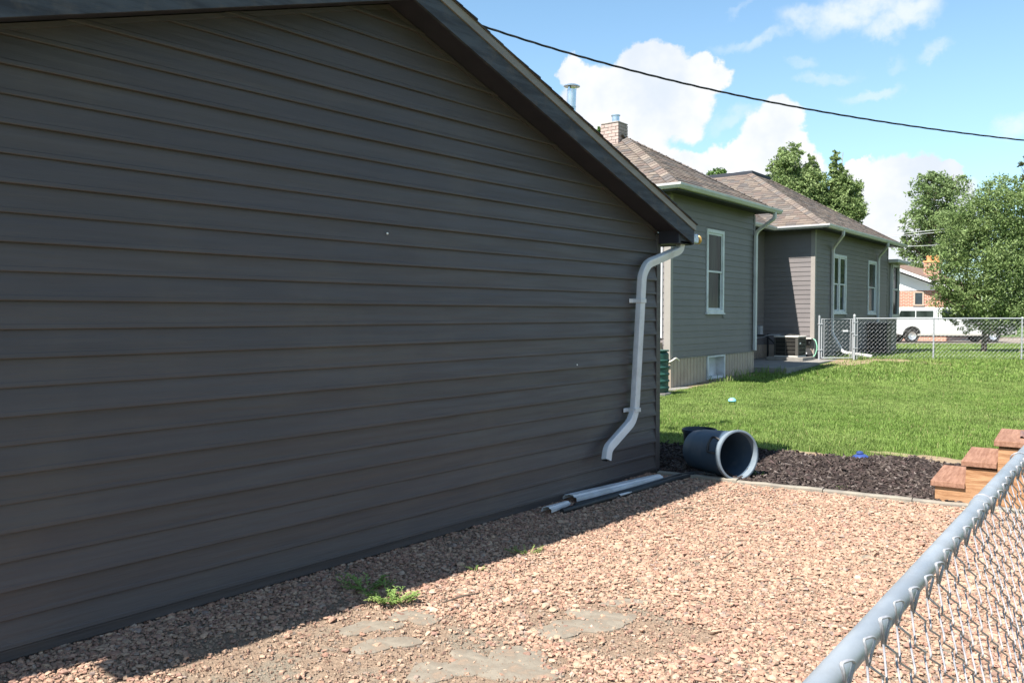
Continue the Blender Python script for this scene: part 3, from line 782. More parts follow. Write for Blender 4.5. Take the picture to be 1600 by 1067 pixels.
# frieze under the soffit, skirt ledge
MB().box(.0135, .03, .09, 4.14, zb - .028, zb - .004).build('ledge_trim', M['edge'], hs)

# skirting panels
def skirting(org, sdir, ndir, s0, s1, z0f, z1, openings=(), m='skirt', pitch=.148):
    org = Vector(org); sdir = Vector(sdir); ndir = Vector(ndir); s = s0
    while s < s1 - .02:
        e = min(s + pitch, s1)
        z0 = z0f
        blocks = [(z0, z1)]
        for a, b, c, d in openings:
            if (s + e) / 2 > a and (s + e) / 2 < b: blocks = [(z0, c), (d, z1)]
        for za, zb_ in blocks:
            if zb_ - za < .02: continue
            prof = [(s + .004, -.004), (s + .014, .012), (e - .022, .012), (e - .012, -.004), (e, -.004)]
            mb = MB(); n = len(prof); vs = [org + sdir * a + ndir * b + Vector((0, 0, z)) for z in (za, zb_) for a, b in prof]
            mb.add(vs, [(k, k + 1, n + k + 1, n + k) for k in range(n - 1)]); mb.build('skirting_panel', M[m], hs)
        s = e


bw = (1.67, 2.56, .13, .64)
skirting((0.005, 0, 0), Y1, X1, .0, 4.24, -.05, zb - .03, openings=[bw])
skirting((0, -.005, 0), X1, (0, -1, 0), -4, 0, -.05, zb - .03)
skirting((0, Y2a - .006, 0), X1, (0, -1, 0), XR, .0, .2, zb - .01)
skirting((XR + .006, 0, 0), Y1, X1, 4.22, Y2a, .1, zb - .01)
mb = MB(); mb.box(-.3, .0, 0.0, 1.67, -.1, .62); mb.box(-.3, .0, 2.56, 4.22, -.1, .62); mb.box(-.3, 0, 1.67, 2.56, -.1, .13); mb.box(-.3, .0, Y2a, Y2b, -.05, .4); mb.box(-7.4, -.301, 0.0, .2, -.1, .62); mb.box(-7.4, -.301, Y2a, Y2a + .2, -.1, .62); mb.box(XR - .3, XR, 4.22, Y2a, -.1, .62)
mb.box(-7.4, -.301, 4.0, 4.22, -.1, .62); mb.build('foundation', M['concrete'], hs)


def window(y0, y1, z0, z1, n=1, rail=True, glass_up='glass', glass_lo='glass', case=.075):
    mb = MB(); o = .032
    for a, b, c, d in ((y0, y1, z1 - case, z1), (y0, y1, z0, z0 + case), (y0, y0 + case, z0 + case, z1 - case), (y1 - case, y1, z0 + case, z1 - case)):
        mb.box(-.06, o, a, b, c, d)
    W = mb.build('window', M['white'], hs, bevel=.004)
    MB().box(-.02, .055, y0 - .015, y1 + .015, z0 - .022, z0 + .006).build('sill', M['white'], W)
    cells = []; iw = (y1 - y0 - 2 * case); mull = .09 if n == 2 else 0
    for k in range(n):
        a = y0 + case + k * (iw + mull) / 2 if n == 2 else y0 + case; b = a + ((iw - mull) / 2 if n == 2 else iw); cells.append((a, b))
    if n == 2: MB().box(-.058, .028, cells[0][1], cells[1][0], z0 + case, z1 - case).build('mullion', M['white'], W)
    zm = (z0 + z1) / 2
    for a, b in cells:
        s = .038
        for lo, hi, x, gname in ((zm - .02, z1 - case, .010, glass_up), (z0 + case, zm + .02, -.012, glass_lo)) if rail else ((z0 + case, z1 - case, .0, glass_up),):
            mb = MB()
            for q in ((a, b, hi - s, hi), (a, b, lo, lo + s), (a, a + s, lo + s, hi - s), (b - s, b, lo + s, hi - s)): mb.box(x - .02, x, *q)
            mb.build('sash', M['white'], W, bevel=.002)
            MB().box(x - .014, x - .009, a + s, b - s, lo + s, hi - s).build('pane', M[gname], W)
    MB().box(-.14, -.139, y0, y1, z0, z1).build('room_dark', M['acdark'], W)
    return W


window(*wins[0][1:5]); window(*wins[1][1:5], n=2, glass_lo='glassdark'); window(*wins[2][1:5], glass_lo='glassdark')
# basement window, deep white frame
mb = MB(); a, b, c_, d = bw
for q in ((a, b, d - .05, d), (a, b, c_, c_ + .05), (a, a + .05, c_ + .05, d - .05), (b - .05, b, c_ + .05, d - .05)): mb.box(-.20, .03, *q)
bwin = mb.build('basement_window', M['white'], hs, bevel=.003); MB().box(-.18, -.17, a + .05, b - .05, c_ + .05, d - .05).build('pane', M['glass'], bwin); MB().box(-.168, -.15, a + .40, a + .46, c_ + .05, d - .05).build('sash', M['white'], bwin)
MB().box(-.168, -.16, a + .46, b - .05, c_ + .05, d - .05).build('blind', M['white'], bwin)

# roofs ------------------------------------------------------------
EX = .45; EZ = 3.88; RS = .62
tones = [(.140, .113, .097), (.162, .130, .108), (.122, .102, .091), (.176, .146, .122), (.108, .097, .092), (.148, .114, .098), (.135, .119, .107)]
SC, SN = math.cos(math.atan(RS)), math.sin(math.atan(RS))
tab_meshes = []
for i in range(14):
    t = tones[i % 7]; k = R_.uniform(.9, 1.12); th = R_.uniform(.010, .018)
    v = np.array([(0, 0, .002), (1, 0, .002), (1, .165, 0), (0, .165, 0), (0.004, 0, th), (.996, 0, th), (.996, .165, .004), (.004, .165, .004)], float)
    o = np_mesh('shingle_source', v, CF_ if False else np.array([(4, 5, 6, 7), (0, 1, 5, 4), (1, 2, 6, 5), (0, 4, 7, 3), (0, 3, 2, 1)]), M['shing'], tone=np.tile(np.array(t) * k, (8, 1)))
    tab_meshes.append(o.data); bpy.data.objects.remove(o)
shing_stuff = ([], [], []); shing_count = [0]


def facet(p0, ex, up, L0, rows, lo, hi, objs=False):
    """p0 eave start, ex along eave, up = slope direction (3D unit). lo(t),hi(t) extents along ex at slope distance t"""
    ex = Vector(ex); up = Vector(up); nrm = ex.cross(up).normalized()
    if nrm.z < 0: nrm = -nrm
    expo = .14; p0 = Vector(p0)
    for r in range(rows):
        t = r * expo; a, b = lo(t + .05), hi(t + .05)
        if b - a < .05: continue
        x = a - R_.uniform(0, .12)
        while x < b:
            w = R_.choice((.14, .2, .28, .34)) * R_.uniform(.85, 1.15); x0_ = max(x, a); x1_ = min(x + w, b)
            if x1_ - x0_ > .02:
                org = p0 + ex * x0_ + up * (t - .012) + nrm * (.010 + R_.uniform(0, .002)); wd = x1_ - x0_ - .003
                k = R_.randrange(14)
                if objs and shing_count[0] < 300:
                    shing_count[0] += 1
                    o = bpy.data.objects.new('shingle', tab_meshes[k]); COL.objects.link(o); o.parent = hs
                    # right-handed frame
                    if ex.cross(up).z < 0:
                        org = org + ex * wd; e = -ex
                    else: e = ex
                    mtx = Matrix((( e.x * wd, up.x, nrm.x, org.x), (e.y * wd, up.y, nrm.y, org.y), (e.z * wd, up.z, nrm.z, org.z), (0, 0, 0, 1)))
                    o.matrix_local = mtx
                else:
                    th = R_.uniform(.010, .018); base = len(shing_stuff[0])
                    for (u, v_, n_) in ((0, 0, .002), (wd, 0, .002), (wd, .165, 0), (0, .165, 0), (0, 0, th), (wd, 0, th), (wd, .165, .004), (0, .165, .004)):
                        shing_stuff[0].append(tuple(org + ex * u + up * v_ + nrm * n_)); 
                    c = np.array(tones[k % 7]) * R_.uniform(.88, 1.14)
                    shing_stuff[2].extend([tuple(c)] * 8)
                    shing_stuff[1].extend([tuple(i + base for i in f) for f in ((4, 5, 6, 7), (0, 1, 5, 4), (1, 2, 6, 5), (0, 4, 7, 3))])
            x += w


E1a, E1b = -.6, 4.4; H1 = (E1b - E1a) / 2
A1 = (EX - H1, (E1a + E1b) / 2, EZ + RS * H1)
# under-roof solids
mb = MB()
mb.add([(EX, E1a, EZ), (EX, E1b, EZ), (-8, E1b, EZ), (-8, E1a, EZ), A1, (-8, A1[1], A1[2])], [(0, 1, 4), (0, 4, 5, 3), (1, 2, 5, 4), (2, 3, 5), (0, 3, 2, 1)])
mb.build('roof', M['shing_flat'], hs)
rT = int(H1 / SC / .14)
facet((EX, E1a, EZ), (0, 1, 0), (-SC, 0, SN), 0, rT + 1, lambda t: t * SC, lambda t: 2 * H1 - t * SC, objs=True)
facet((EX, E1a, EZ), (-1, 0, 0), (0, SC, SN), 0, rT + 1, lambda t: t * SC, lambda t: 4.5, objs=True)
facet((EX, E1b, EZ), (-1, 0, 0), (0, -SC, SN), 0, rT + 1, lambda t: t * SC, lambda t: 3.5)
# second hip roof with flat black deck on top
E2a, E2b = Y2a - .45, 16.62; HT = 3.5; DZ = EZ + RS * HT
mb = MB(); x2 = -9.0
mb.add([(EX, E2a, EZ), (EX, E2b, EZ), (x2, E2b, EZ), (x2, E2a, EZ), (EX - HT, E2a + HT, DZ), (EX - HT, E2b - HT, DZ), (x2, E2b - HT, DZ), (x2, E2a + HT, DZ)],
       [(0, 1, 5, 4), (1, 2, 6, 5), (0, 4, 7, 3), (4, 5, 6, 7), (0, 3, 2, 1), (2, 3, 7, 6)])
mb.build('roof', M['shing_flat'], hs)
facet((EX, E2a, EZ), (0, 1, 0), (-SC, 0, SN), 0, int(HT / SC / .14) + 1, lambda t: t * SC, lambda t: E2b - E2a - t * SC)
facet((EX, E2a, EZ), (-1, 0, 0), (0, SC, SN), 0, int(HT / SC / .14) + 1, lambda t: t * SC, lambda t: 7.5)
MB().box(EX - HT - 2.6, EX - HT + .06, E2a + HT - .06, E2b - HT + .06, DZ - .02, DZ + .10).build('roof_deck', M['roofdeck'], hs, bevel=.01)
MB().lathe([(.33, 0), (.31, .08), (.22, .15), (0, .18)], 24, Matrix.Translation((EX - HT - .7, E2a + HT + .45, DZ + .10))).build('roof_vent', M['dome'], hs, smooth=True)
# link roof over the recess
mb = MB(); xe = XR + .45
mb.add([(xe, 3.2, EZ), (xe, 10.5, EZ), (xe - 2.4, 10.5, EZ + RS * 2.4), (xe - 2.4, 3.2, EZ + RS * 2.4), (-8, 10.5, EZ), (-8, 3.2, EZ)], [(0, 1, 2, 3), (1, 4, 2), (0, 3, 5), (3, 2, 4, 5), (0, 5, 4, 1)])
mb.build('roof', M['shing_flat'], hs)
facet((xe, 4.3, EZ), (0, 1, 0), (-SC, 0, SN), 0, 20, lambda t: max(0, -t * SC), lambda t: 4.0 + t * SC)
sv, sf, st = shing_stuff
o = np_mesh('shingles', np.array(sv), np.array(sf), M['shing'], hs, tone=np.array(st)); stuff(o)
# hip caps
def hipcaps(a, b, n):
    a = Vector(a); b = Vector(b); d = (b - a) / n; side = d.normalized().cross(Vector((0, 0, 1))).normalized(); V_, F_, T_ = [], [], []
    for i in range(n):
        p = a + d * i; q = p + d * 1.15; base = len(V_); w = .15
        for (c0, lift) in ((p, .036), (q, .022)):
            V_ += [tuple(c0 + side * w + Vector((0, 0, lift - w * .44))), tuple(c0 + Vector((0, 0, lift + .006))), tuple(c0 - side * w + Vector((0, 0, lift - w * .44))), tuple(c0 - side * w + Vector((0, 0, lift - w * .44 - .014))), tuple(c0 + side * w + Vector((0, 0, lift - w * .44 - .014))), tuple(c0 + Vector((0, 0, lift - .01)))]
        F_ += [(base, base + 1, base + 7, base + 6), (base + 1, base + 2, base + 8, base + 7), (base, base + 4, base + 5, base + 1), (base + 1, base + 5, base + 3, base + 2)]
        T_ += [tuple(np.array(tones[R_.randrange(7)]) * R_.uniform(1.0, 1.3))] * 12
    o = np_mesh('hip_cap_shingles', np.array(V_), np.array(F_), M['shing'], hs, tone=np.array(T_)); stuff(o)


hipcaps((EX, E1a, EZ + .012), (A1[0], A1[1], A1[2] + .012), 26); hipcaps((EX, E1b, EZ + .012), (A1[0], A1[1], A1[2] + .012), 26)
hipcaps((EX, E2a, EZ + .012), (EX - HT, E2a + HT, DZ + .012), 34); hipcaps((EX, E2b, EZ + .012), (EX - HT, E2b - HT, DZ + .012), 34)
# soffits and fascias and gutters
for q in ((-.0 + .014, EX, E1a, E1b), (xe - .45 + .014, xe, 4.41, E2a + .02), (.014, EX, E2a, E2b)):
    MB().box(q[0], q[1], q[2], q[3], EZ - .045, EZ - .02).build('soffit', M['soffit'], hs)
MB().box(-7.5, .0135, E1a, -.018, EZ - .045, EZ - .02).build('soffit', M['soffit'], hs)
MB().box(xe - .4, .0135, E2a, Y2a - .018, EZ - .045, EZ - .02).build('soffit', M['soffit'], hs)
MB().box(-7.5, .0135, 4.236, E1b, EZ - .045, EZ - .02).build('soffit', M['soffit'], hs)


def gutter(a, b, outdir, ext0=0, ext1=0):
    """K-style gutter from a to b (points at fascia bottom), opening outwards; ends mitred by ext"""
    a = Vector(a); b = Vector(b); d = (b - a).normalized(); o = Vector(outdir); mb = MB(); vs = []
    prof = gutter_prof(); n = len(prof)
    for p, e in ((a, -ext0), (b, ext1)):
        for u, v in prof: vs.append(p + o * u + d * (e * u / .12) + Vector((0, 0, v)))
    mb.add(vs, [tuple(range(n)), tuple(range(n, 2 * n))] + [(k, (k + 1) % n, n + (k + 1) % n, n + k) for k in range(n)])
    return mb.build('gutter', M['gutter'], hs)


gz_ = EZ - .07
gutter((EX + .001, E1a, gz_), (EX + .001, E1b + .1, gz_), (1, 0, 0), .12, 0)
gutter((-7.5, E1a - .001, gz_), (EX, E1a - .001, gz_), (0, -1, 0), 0, .12)
gutter((xe, 4.42, gz_), (xe, E2a - .0, gz_), (1, 0, 0), 0, -.12)
gutter((xe + .002, E2a - .001, gz_), (EX, E2a - .001, gz_), (0, -1, 0), -.12, .12)
gutter((EX + .001, E2a, gz_), (EX + .001, E2b + .05, gz_), (1, 0, 0), .12, 0)
for q in ((EX - .02, EX - .001, E1a, E1b), (EX - .02, EX - .001, E2a, E2b), (-7.5, EX - .02, E1a + .001, E1a + .02), (xe + .02, EX - .02, E2a + .001, E2a + .02), (xe - .02, xe - .001, 4.41, E2a)):
    MB().box(*q, EZ - .10, EZ + .004).build('fascia', M['fascia'], hs)


def hdown(path): return rect_sweep(smooth_path(path, .1), .085, .065, (0, 1, 0), M['gutter'], 'downspout', hs)


hdown([(EX + .055, 4.15, gz_ + .01), (EX + .055, 4.15, gz_ - .12), (.07, 4.14, gz_ - .42), (.065, 4.14, .66)])
hdown([(EX + .055, 9.42, gz_ + .01), (EX + .055, 9.42, gz_ - .10), (.07, 9.97, gz_ - .42), (.065, 9.99, .95), (.36, 10.0, .42), (1.15, 10.0, .33)])
hdown([(EX + .055, 14.30, gz_ + .01), (EX + .055, 14.30, gz_ - .10), (.07, 14.93, gz_ - .40), (.065, 14.95, .45)])
# small porch end with its own eave
mb = MB(); mb.box(-3, -.05, Y2b + .02, 18.0, .2, 3.30); pr = mb.build('porch_wall', M['siding_h'], hs)
for q in ((-.049, .03, Y2b + .6, Y2b + .70, 1.4, 3.28), (-.049, .03, 17.9, 18.02, 1.4, 3.28), (-.049, .03, Y2b + .7, 17.9, 3.18, 3.28), (-.049, .04, Y2b + .55, 18.05, 1.38, 1.5), (-.049, .02, Y2b + .7, 17.9, 2.35, 2.42)):
    MB().box(*q).build('porch_window_frame', M['gutter'], hs)
MB().box(-.049, -.03, Y2b + .7, 17.9, 1.5, 3.18).build('pane', M['glass'], hs)
MB().box(-3.2, .32, Y2b + .1, 18.35, 3.30, 3.42).build('porch_eave', M['gutter'], hs, bevel=.02)
# meter box and pipe in the recess
MB().box(XR + .02, XR + .12, 8.02, 8.20, .93, 1.17).build('meter_box', M['dome'], hs, bevel=.01)
MB().box(XR + .15, XR + .19, 8.42, 8.46, .3, .95).build('conduit', M['black'], hs)

# chimney of the front roof: bricks one by one
CX0, CX1, CY0, CY1, CZ0, CZ1 = -2.62, -2.16, 1.68, 2.10, 5.05, 5.80
ch = MB().box(CX0 + .012, CX1 - .012, CY0 + .012, CY1 - .012, CZ0, CZ1 - .01).build('chimney', M['mortar'], hs)
def bricks(x0, x1, y0, y1, z0, z1, parent, bl=.2, bh=.062, j=.011):
    z = z0; r = 0; cache = {}
    while z < z1 - .02:
        for face in (0, 1, 2, 3):
            L_ = (x1 - x0) if face in (0, 2) else (y1 - y0) - .05
            s = -(bl / 2 if r % 2 else 0)
            while s < L_ - .01:
                a = max(0, s); b = min(L_, s + bl - j)
                if b - a > .02:
                    pr_ = R_.uniform(0, .005)
                    if face == 0: q = (x0 + a, x0 + b, y0 - pr_, y0 + .025, z, z + bh)
                    elif face == 2: q = (x0 + a, x0 + b, y1 - .025, y1 + pr_, z, z + bh)
                    elif face == 1: q = (x1 - .025, x1 + pr_, y0 + .026 + a, y0 + .026 + b, z, z + bh)
                    else: q = (x0 - pr_, x0 + .025, y0 + .026 + a, y0 + .026 + b, z, z + bh)
                    MB().box(*q).build('brick', M['brick'], parent)
                s += bl
        z += bh + j; r += 1


bricks(CX0, CX1, CY0, CY1, 5.20, CZ1, ch)
MB().box(CX0 - .004, CX1 + .004, CY0 - .004, CY1 + .004, CZ1 - .008, CZ1 + .02).build('chimney_crown', M['mortar'], ch, bevel=.01)
MB().lathe([(.0, 0), (.10, 0), (.10, .03), (.085, .035), (.085, .17), (.105, .172), (.105, .19), (0, .2)], 20, Matrix.Translation((-2.36, 1.9, CZ1 + .02))).build('chimney_flue', M['tin'], ch, smooth=True)

# slab in the recess
slab = MB(); slab.prism([(XR, 4.22), (.02, 4.22), (.80, 4.18), (.62, 7.2), (.62, 8.7), (.02, 8.9), (.02, 8.56), (XR, 8.56)], -.1, .27, lambda a, b, h: tuple(h2w(a, b, h)))
structure(slab.build('patio_slab', M['concrete'], bevel=.01))
mb = MB(); mb.prism([(0, -.3), (.28, -.2), (.22, 3.4), (0.03, 3.9), (0.03, -.01)], -.05, .075, lambda a, b, h: tuple(h2w(a, b, h))); structure(mb.build('foundation_walk', M['concrete'], bevel=.008))

# ------------------------------------------------------------------ AC condenser
p = h2w(-.36, 7.72, .27)
ac = thing('air_conditioner', 'black air conditioner condenser with pale top standing on the slab', 'air conditioner', p, HDL)
MB().box(-.48, .50, -.46, .44, .0, .09).build('pad', M['concrete'], ac, bevel=.01)
MB().box(-.29, .29, -.29, .29, .12, .60).build('coil', M['acdark'], ac)
mb = MB(); mb.box(-.32, .32, -.32, .32, .091, .125); mb.build('base_pan', M['actop'], ac, bevel=.008)
for k in range(9):
    z = .15 + k * .052; mb = MB()
    for q in ((-.315, .315, -.315, -.303), (-.315, .315, .303, .315), (-.315, -.303, -.302, .302), (.303, .315, -.302, .302)): mb.box(*q, z, z + .022 if k % 2 else z + .012)
    mb.build('grille_bar', M['acgrille'], ac)
mb = MB()
for q in ((-.32, -.29, -.32, -.29), (.29, .32, -.32, -.29), (-.32, -.29, .29, .32), (.29, .32, .29, .32), (-.02, .0, -.32, -.30), (.25, .32, -.318, -.25)): mb.box(*q, .125, .61)
mb.build('corner_upright', M['acgrille'], ac)
MB().box(-.335, .335, -.335, .335, .61, .655).build('top_cover', M['actop'], ac, bevel=.018)
mb = MB()
for r in (.07, .12, .17, .22, .26): mb.tube([(r * math.cos(a * math.pi / 12), r * math.sin(a * math.pi / 12), .675 + .02 * (1 - r / .26)) for a in range(25)], .004, 4, caps=False)
for a in range(8): mb.tube([(0, 0, .695), (.27 * math.cos(a * math.pi / 4), .27 * math.sin(a * math.pi / 4), .66)], .004, 4)
mb.build('fan_guard', M['acgrille'], ac)
MB().box(.3195, .325, -.2, -.10, .44, .48).build('name_plate', M['plate'], ac)
# refrigerant line, shelf bracket, hoses
ln = thing('refrigerant_line', 'black insulated pipe running from the recess wall to the condenser', 'pipe', h2w(XR, 7.6, .8), HDL)
MB().tube(smooth_path([(.0, .2, .12), (.35, .15, .12), (.55, .1, .0), (.82, .05, -.30)], .15), .022, 8).build('insulated_pipe', M['black'], ln, smooth=True)
MB().tube(smooth_path([(0, .1, .05), (.25, .1, .05), (.5, .05, .14), (.9, .2, .14)], .1), .014, 8).build('wrapped_pipe', M['lined'], ln, smooth=True)
sh = thing('wall_shelf', 'pale shelf board on black brackets beside the condenser', 'shelf', h2w(-.02, 8.4, .82), HDL)
MB().box(-.50, .02, -.05, .12, 0, .03).build('board', M['actop'], sh, bevel=.004)
for x in (-.34, -.10): MB().prism([(x, 0), (x + .10, 0), (x + .05, -.14)], .0, .10, lambda a, b, h: (a, h - .0, b)).build('bracket', M['black'], sh)
hz_ = thing('garden_hose', 'pale green hose hanging from the corner by the gate', 'hose', h2w(.06, 8.40, .3), HDL)
MB().tube(smooth_path([(-.02, 0, .52), (.05, -.05, .50), (.12, -.08, .30), (.05, -.1, .05), (-.1, -.2, .01)], .12), .013, 8).build('hose', M['hoseg'], hz_, smooth=True)
rl = thing('hose_reel', 'black round reel leaning on the beige foundation', 'hose reel', h2w(-.16, 8.46, .27), HDL)
MB().lathe([(0, -.03), (.14, -.03), (.15, -.02), (.15, .02), (.14, .03), (0, .03)], 24, Matrix.Translation((0, 0, .15)) @ Matrix.Rotation(math.pi / 2 - .15, 4, 'X')).build('disc', M['black'], rl, smooth=True)
MB().lathe([(0, -.045), (.03, -.045), (.03, .045), (0, .045)], 12, Matrix.Translation((0, 0, .15)) @ Matrix.Rotation(math.pi / 2 - .15, 4, 'X')).build('hub', M['dome'], rl)
dish = MB().lathe([(0, .002), (.07, .002), (.10, .03), (.108, .03), (.09, .0)], 20, Matrix.Translation(h2w(-.75, 4.75, .272))).build('pet_dish', M['plate'], smooth=True); tag(dish, 'small white dish on the shaded slab', 'dish')

# green barrel at the near corner
p = P(1020, 605, 14.75)
br = thing('rain_barrel', 'dark green ribbed barrel against the near corner of the house', 'barrel', (p.x, p.y, float(gh(p.x, p.y))))
prof = [(0, .06), (.26, .06), (.28, .09)]
for k in range(5): prof += [(.285, .12 + k * .12), (.298, .135 + k * .12), (.298, .155 + k * .12), (.285, .17 + k * .12)]
prof += [(.285, .74), (.25, .78), (.29, .79), (.29, .81), (.0, .82)]
MB().lathe(prof, 28).build('drum', M['green'], br, smooth=True)
MB().lathe([(0, .0), (.33, .0), (.33, .055), (0, .055)], 20).build('base_ring', M['mortar'], br)
bh_ = MB().tube(smooth_path([tuple(h2w(-.55, -.28, .42)), tuple(h2w(-.28, -.22, .44)), tuple(h2w(.06, -.02, .60)), tuple(h2w(.09, .08, .66)), tuple(h2w(.10, .2, .60))], .1), .016, 8).build('barrel_hose', M['hose'], smooth=True)
tag(bh_, 'cream hose looped from the green barrel over the house corner', 'hose')
db = thing('black_bin', 'black wheeled bin standing behind the mesh fence by the house wall', 'bin', h2w(.35, 14.1, float(gh(*h2w(.35, 14.1).xy))), HDL)
mb = MB(); mb.prism([(-.24, 0), (.24, 0), (.3, .95), (-.3, .95)], -.28, .28, lambda a, b, h: (h, a, b)); mb.build('body', M['black'], db, bevel=.02)
MB().box(-.31, .31, -.33, .33, .955, 1.02).build('lid', M['black'], db, bevel=.02)
for s in (-.24, .24): MB().lathe([(0, -.025), (.09, -.025), (.09, .025), (0, .025)], 14, Matrix.Translation((s, .24, .09)) @ Matrix.Rotation(math.pi / 2, 4, 'Y')).build('wheel', M['rubber'], db)

# ------------------------------------------------------------------ far chain link fence with gate
FD = 22.35
def fp(px, z=0, D=FD): q = RT * ((px - 800) / F * D) + FW * D; return Vector((q.x, q.y, z))


FA = fp(1280)
ff = thing('chain_link_fence', 'low galvanised chain link fence crossing the lawn beyond the gate', 'fence', (fp(1335).x, fp(1335).y, .27), TH)
def sx(px): return (px - 1335) / F * FD
posts = [1335, 1459, 1597, 1738, 1880, 2020]
for i, px in enumerate(posts):
    r = .032 if i == 0 else .022; top = 1.20 if i == 0 else 1.13
    mb = MB(); mb.tube([(sx(px), 0, -.15), (sx(px), 0, top)], r, 10); mb.lathe([(r + .004, top - .03), (r + .004, top), (r * .6, top + .028), (0, top + .034)], 10, Matrix.Translation((sx(px), 0, 0))); mb.build('post', M['wirefar'], ff, smooth=True)
MB().tube([(0, 0, 1.115), (sx(2020), 0, 1.115)], .021, 8).build('top_rail', M['wirefar'], ff, smooth=True)


def far_mesh(x0, x1, z0, z1, parent, p=.055, y=.0):
    mb = MB(); n = int((x1 - x0) / p); m = int((z1 - z0) / p)
    for i in range(n):
        pts = []
        for j in range(m + 1):
            pts.append((x0 + (i + (j + i) % 2) * p, y + (.004 if j % 2 else -.004), z0 + j * p))
        mb.tube(pts, .0025, 3, caps=False)
    return stuff(mb.build('chain_mesh', M['wirefar'], parent))


far_mesh(.07, sx(2015), .03, 1.10, ff, y=-.026)
MB().tube([(.07, -.02, .02), (.07, -.02, 1.12)], .010, 6).build('tension_bar', M['wirefar'], ff)
for z in (.3, .65, 1.0): MB().box(-.036, .085, -.036, .036, z, z + .025).build('band', M['wirefar'], ff)
gt = thing('fence_gate', 'small galvanised mesh gate between house corner and fence', 'gate', (fp(1284).x, fp(1284).y, .27), TH)
gw = (1332 - 1284) / F * FD
mb = MB()
mb.tube([(0, 0, .05), (0, 0, 1.10), (gw, 0, 1.10), (gw, 0, .05), (0, 0, .05)], .019, 8); mb.build('frame', M['wirefar'], gt)
far_mesh(.03, gw - .02, .06, 1.08, gt)
for x in (.06, gw - .06): MB().tube([(x, -.01, .06), (x, -.01, 1.09)], .009, 6).build('tension_bar', M['wirefar'], gt)
MB().tube([(-.065, 0, -.15), (-.065, 0, 1.20)], .026, 10).build('hinge_post', M['wirefar'], gt, smooth=True)
for z in (.25, .95): MB().box(-.10, .02, -.03, .03, z, z + .03).build('hinge', M['wirefar'], gt, bevel=.004)
MB().box(gw - .03, gw + .06, -.03, .03, .72, .75).build('latch', M['wirefar'], gt, bevel=.004)
MB().box(.56, .70, -.032, -.026, .76, .80).build('plate', M['plate'], gt)

# ------------------------------------------------------------------ near fence, seen from above
RA = Vector((-.332, .93, 0)); RB = Vector((-.413, 2.765, 0)); fd = (RB - RA).normalized(); rzf = math.atan2(-fd.x, fd.y)
nf = thing('chain_link_fence', 'galvanised chain link fence whose top rail crosses the lower right corner', 'fence', (RA.x, RA.y, 0), rzf)
# local y runs along the rail, +x is the camera's side
RZ = 1.07
mb = MB(); ys_ = [-1.6 + .2 * k for k in range(15)]; mb.tube([(0, y, RZ) for y in ys_], .0172, 20, caps=True); mb.build('top_rail', M['galv'], nf, smooth=True)
mb = MB(); mb.tube([(0, 1.14, RZ), (0, 1.146, RZ), (0, 1.17, RZ), (0, 4.4, RZ)], [.0196, .0202, .0190, .0190], 20); mb.build('top_rail', M['galv'], nf, smooth=True)
MB().lathe([(.0190, -.004), (.0208, -.002), (.0208, .003), (.0190, .005)], 20, Matrix.Translation((0, 1.20, RZ)) @ Matrix.Rotation(-math.pi / 2, 4, 'X')).build('rail_joint', M['wire'], nf, smooth=True)
for y in (-1.5, 4.2):
    mb = MB(); mb.tube([(-.045, y, -.3), (-.045, y, RZ + .05)], .030, 14); mb.lathe([(.034, RZ + .03), (.034, RZ + .05), (.02, RZ + .08), (0, RZ + .085)], 14, Matrix.Translation((-.045, y, 0))); mb.build('post', M['galv'], nf, smooth=True)
pw_, ph_ = .044, .031
mx0 = .0172 + .006
top_z = RZ - .012


def bulge(z): d = max(0, top_z - z); return .36 * d - .20 * d * d


def wire_mesh(flip):
    pts = []; nseg = 31
    for j in range(nseg, -1, -1):
        z = top_z - j * ph_; y = ((j + flip) % 2) * pw_; left = y < pw_ / 2
        n = .0030 if left else -.0030
        s = 1 if not left else -1
        # rounded knuckle at each bend
        if j not in (0, nseg):
            pts.append((mx0 + bulge(z) + n * .2, y - s * .0075, z - .0070)); pts.append((mx0 + bulge(z) + n, y - s * .0008, z - .0018)); pts.append((mx0 + bulge(z) + n, y - s * .0008, z + .0018)); pts.append((mx0 + bulge(z) + n * .2, y - s * .0075, z + .0070))
        else: pts.append((mx0 + bulge(z) + n * .3, y, z))
    mb = MB(); mb.tube(pts, .00165, 6, caps=True)
    # knuckled top end
    y = (flip % 2) * pw_; s = 1 if flip % 2 else -1
    yy = y; z = top_z
    mb.tube(smooth_path([(mx0, yy, z - .004), (mx0 + .001, yy - .0135, z + .028), (mx0 - .002, yy - .0135, z + .036), (mx0 + .004, yy + .0020, z + .036), (mx0 + .006, yy + .0130, z + .031), (mx0 + .001, yy + .002, z - .001)], .004, 3), .0016, 6)
    me = mb.build('wire', M['wire'], nf, smooth='full'); return me


wA = wire_mesh(0); wB = wire_mesh(1)
y0_ = -1.2; nW = int(5.3 / pw_)
def wz(y): return .010 * max(0, min(1, (.5 - y) / .5)) + .003 * math.sin(y * 9)
wA.location.y = y0_; wB.location.y = y0_ + pw_; wA.location.z = wz(y0_); wB.location.z = wz(y0_)
for i in range(2, nW):
    o = (wA if i % 2 == 0 else wB).copy(); COL.objects.link(o); o.parent = nf; o.location.y = y0_ + i * pw_; o.location.z = wz(y0_ + (i + i % 2) * pw_); o.location.x = .003 * math.sin(i * .7)
for y in (-.75, 1.9):
    mb = MB(); mb.tube([(.024 * math.cos(a), y + .004 * math.sin(a * 2), RZ + .0215 * math.sin(a)) for a in [k * math.pi / 10 for k in range(-6, 14)]], .0018, 6); mb.build('tie_wire', M['wire'], nf, smooth='full')

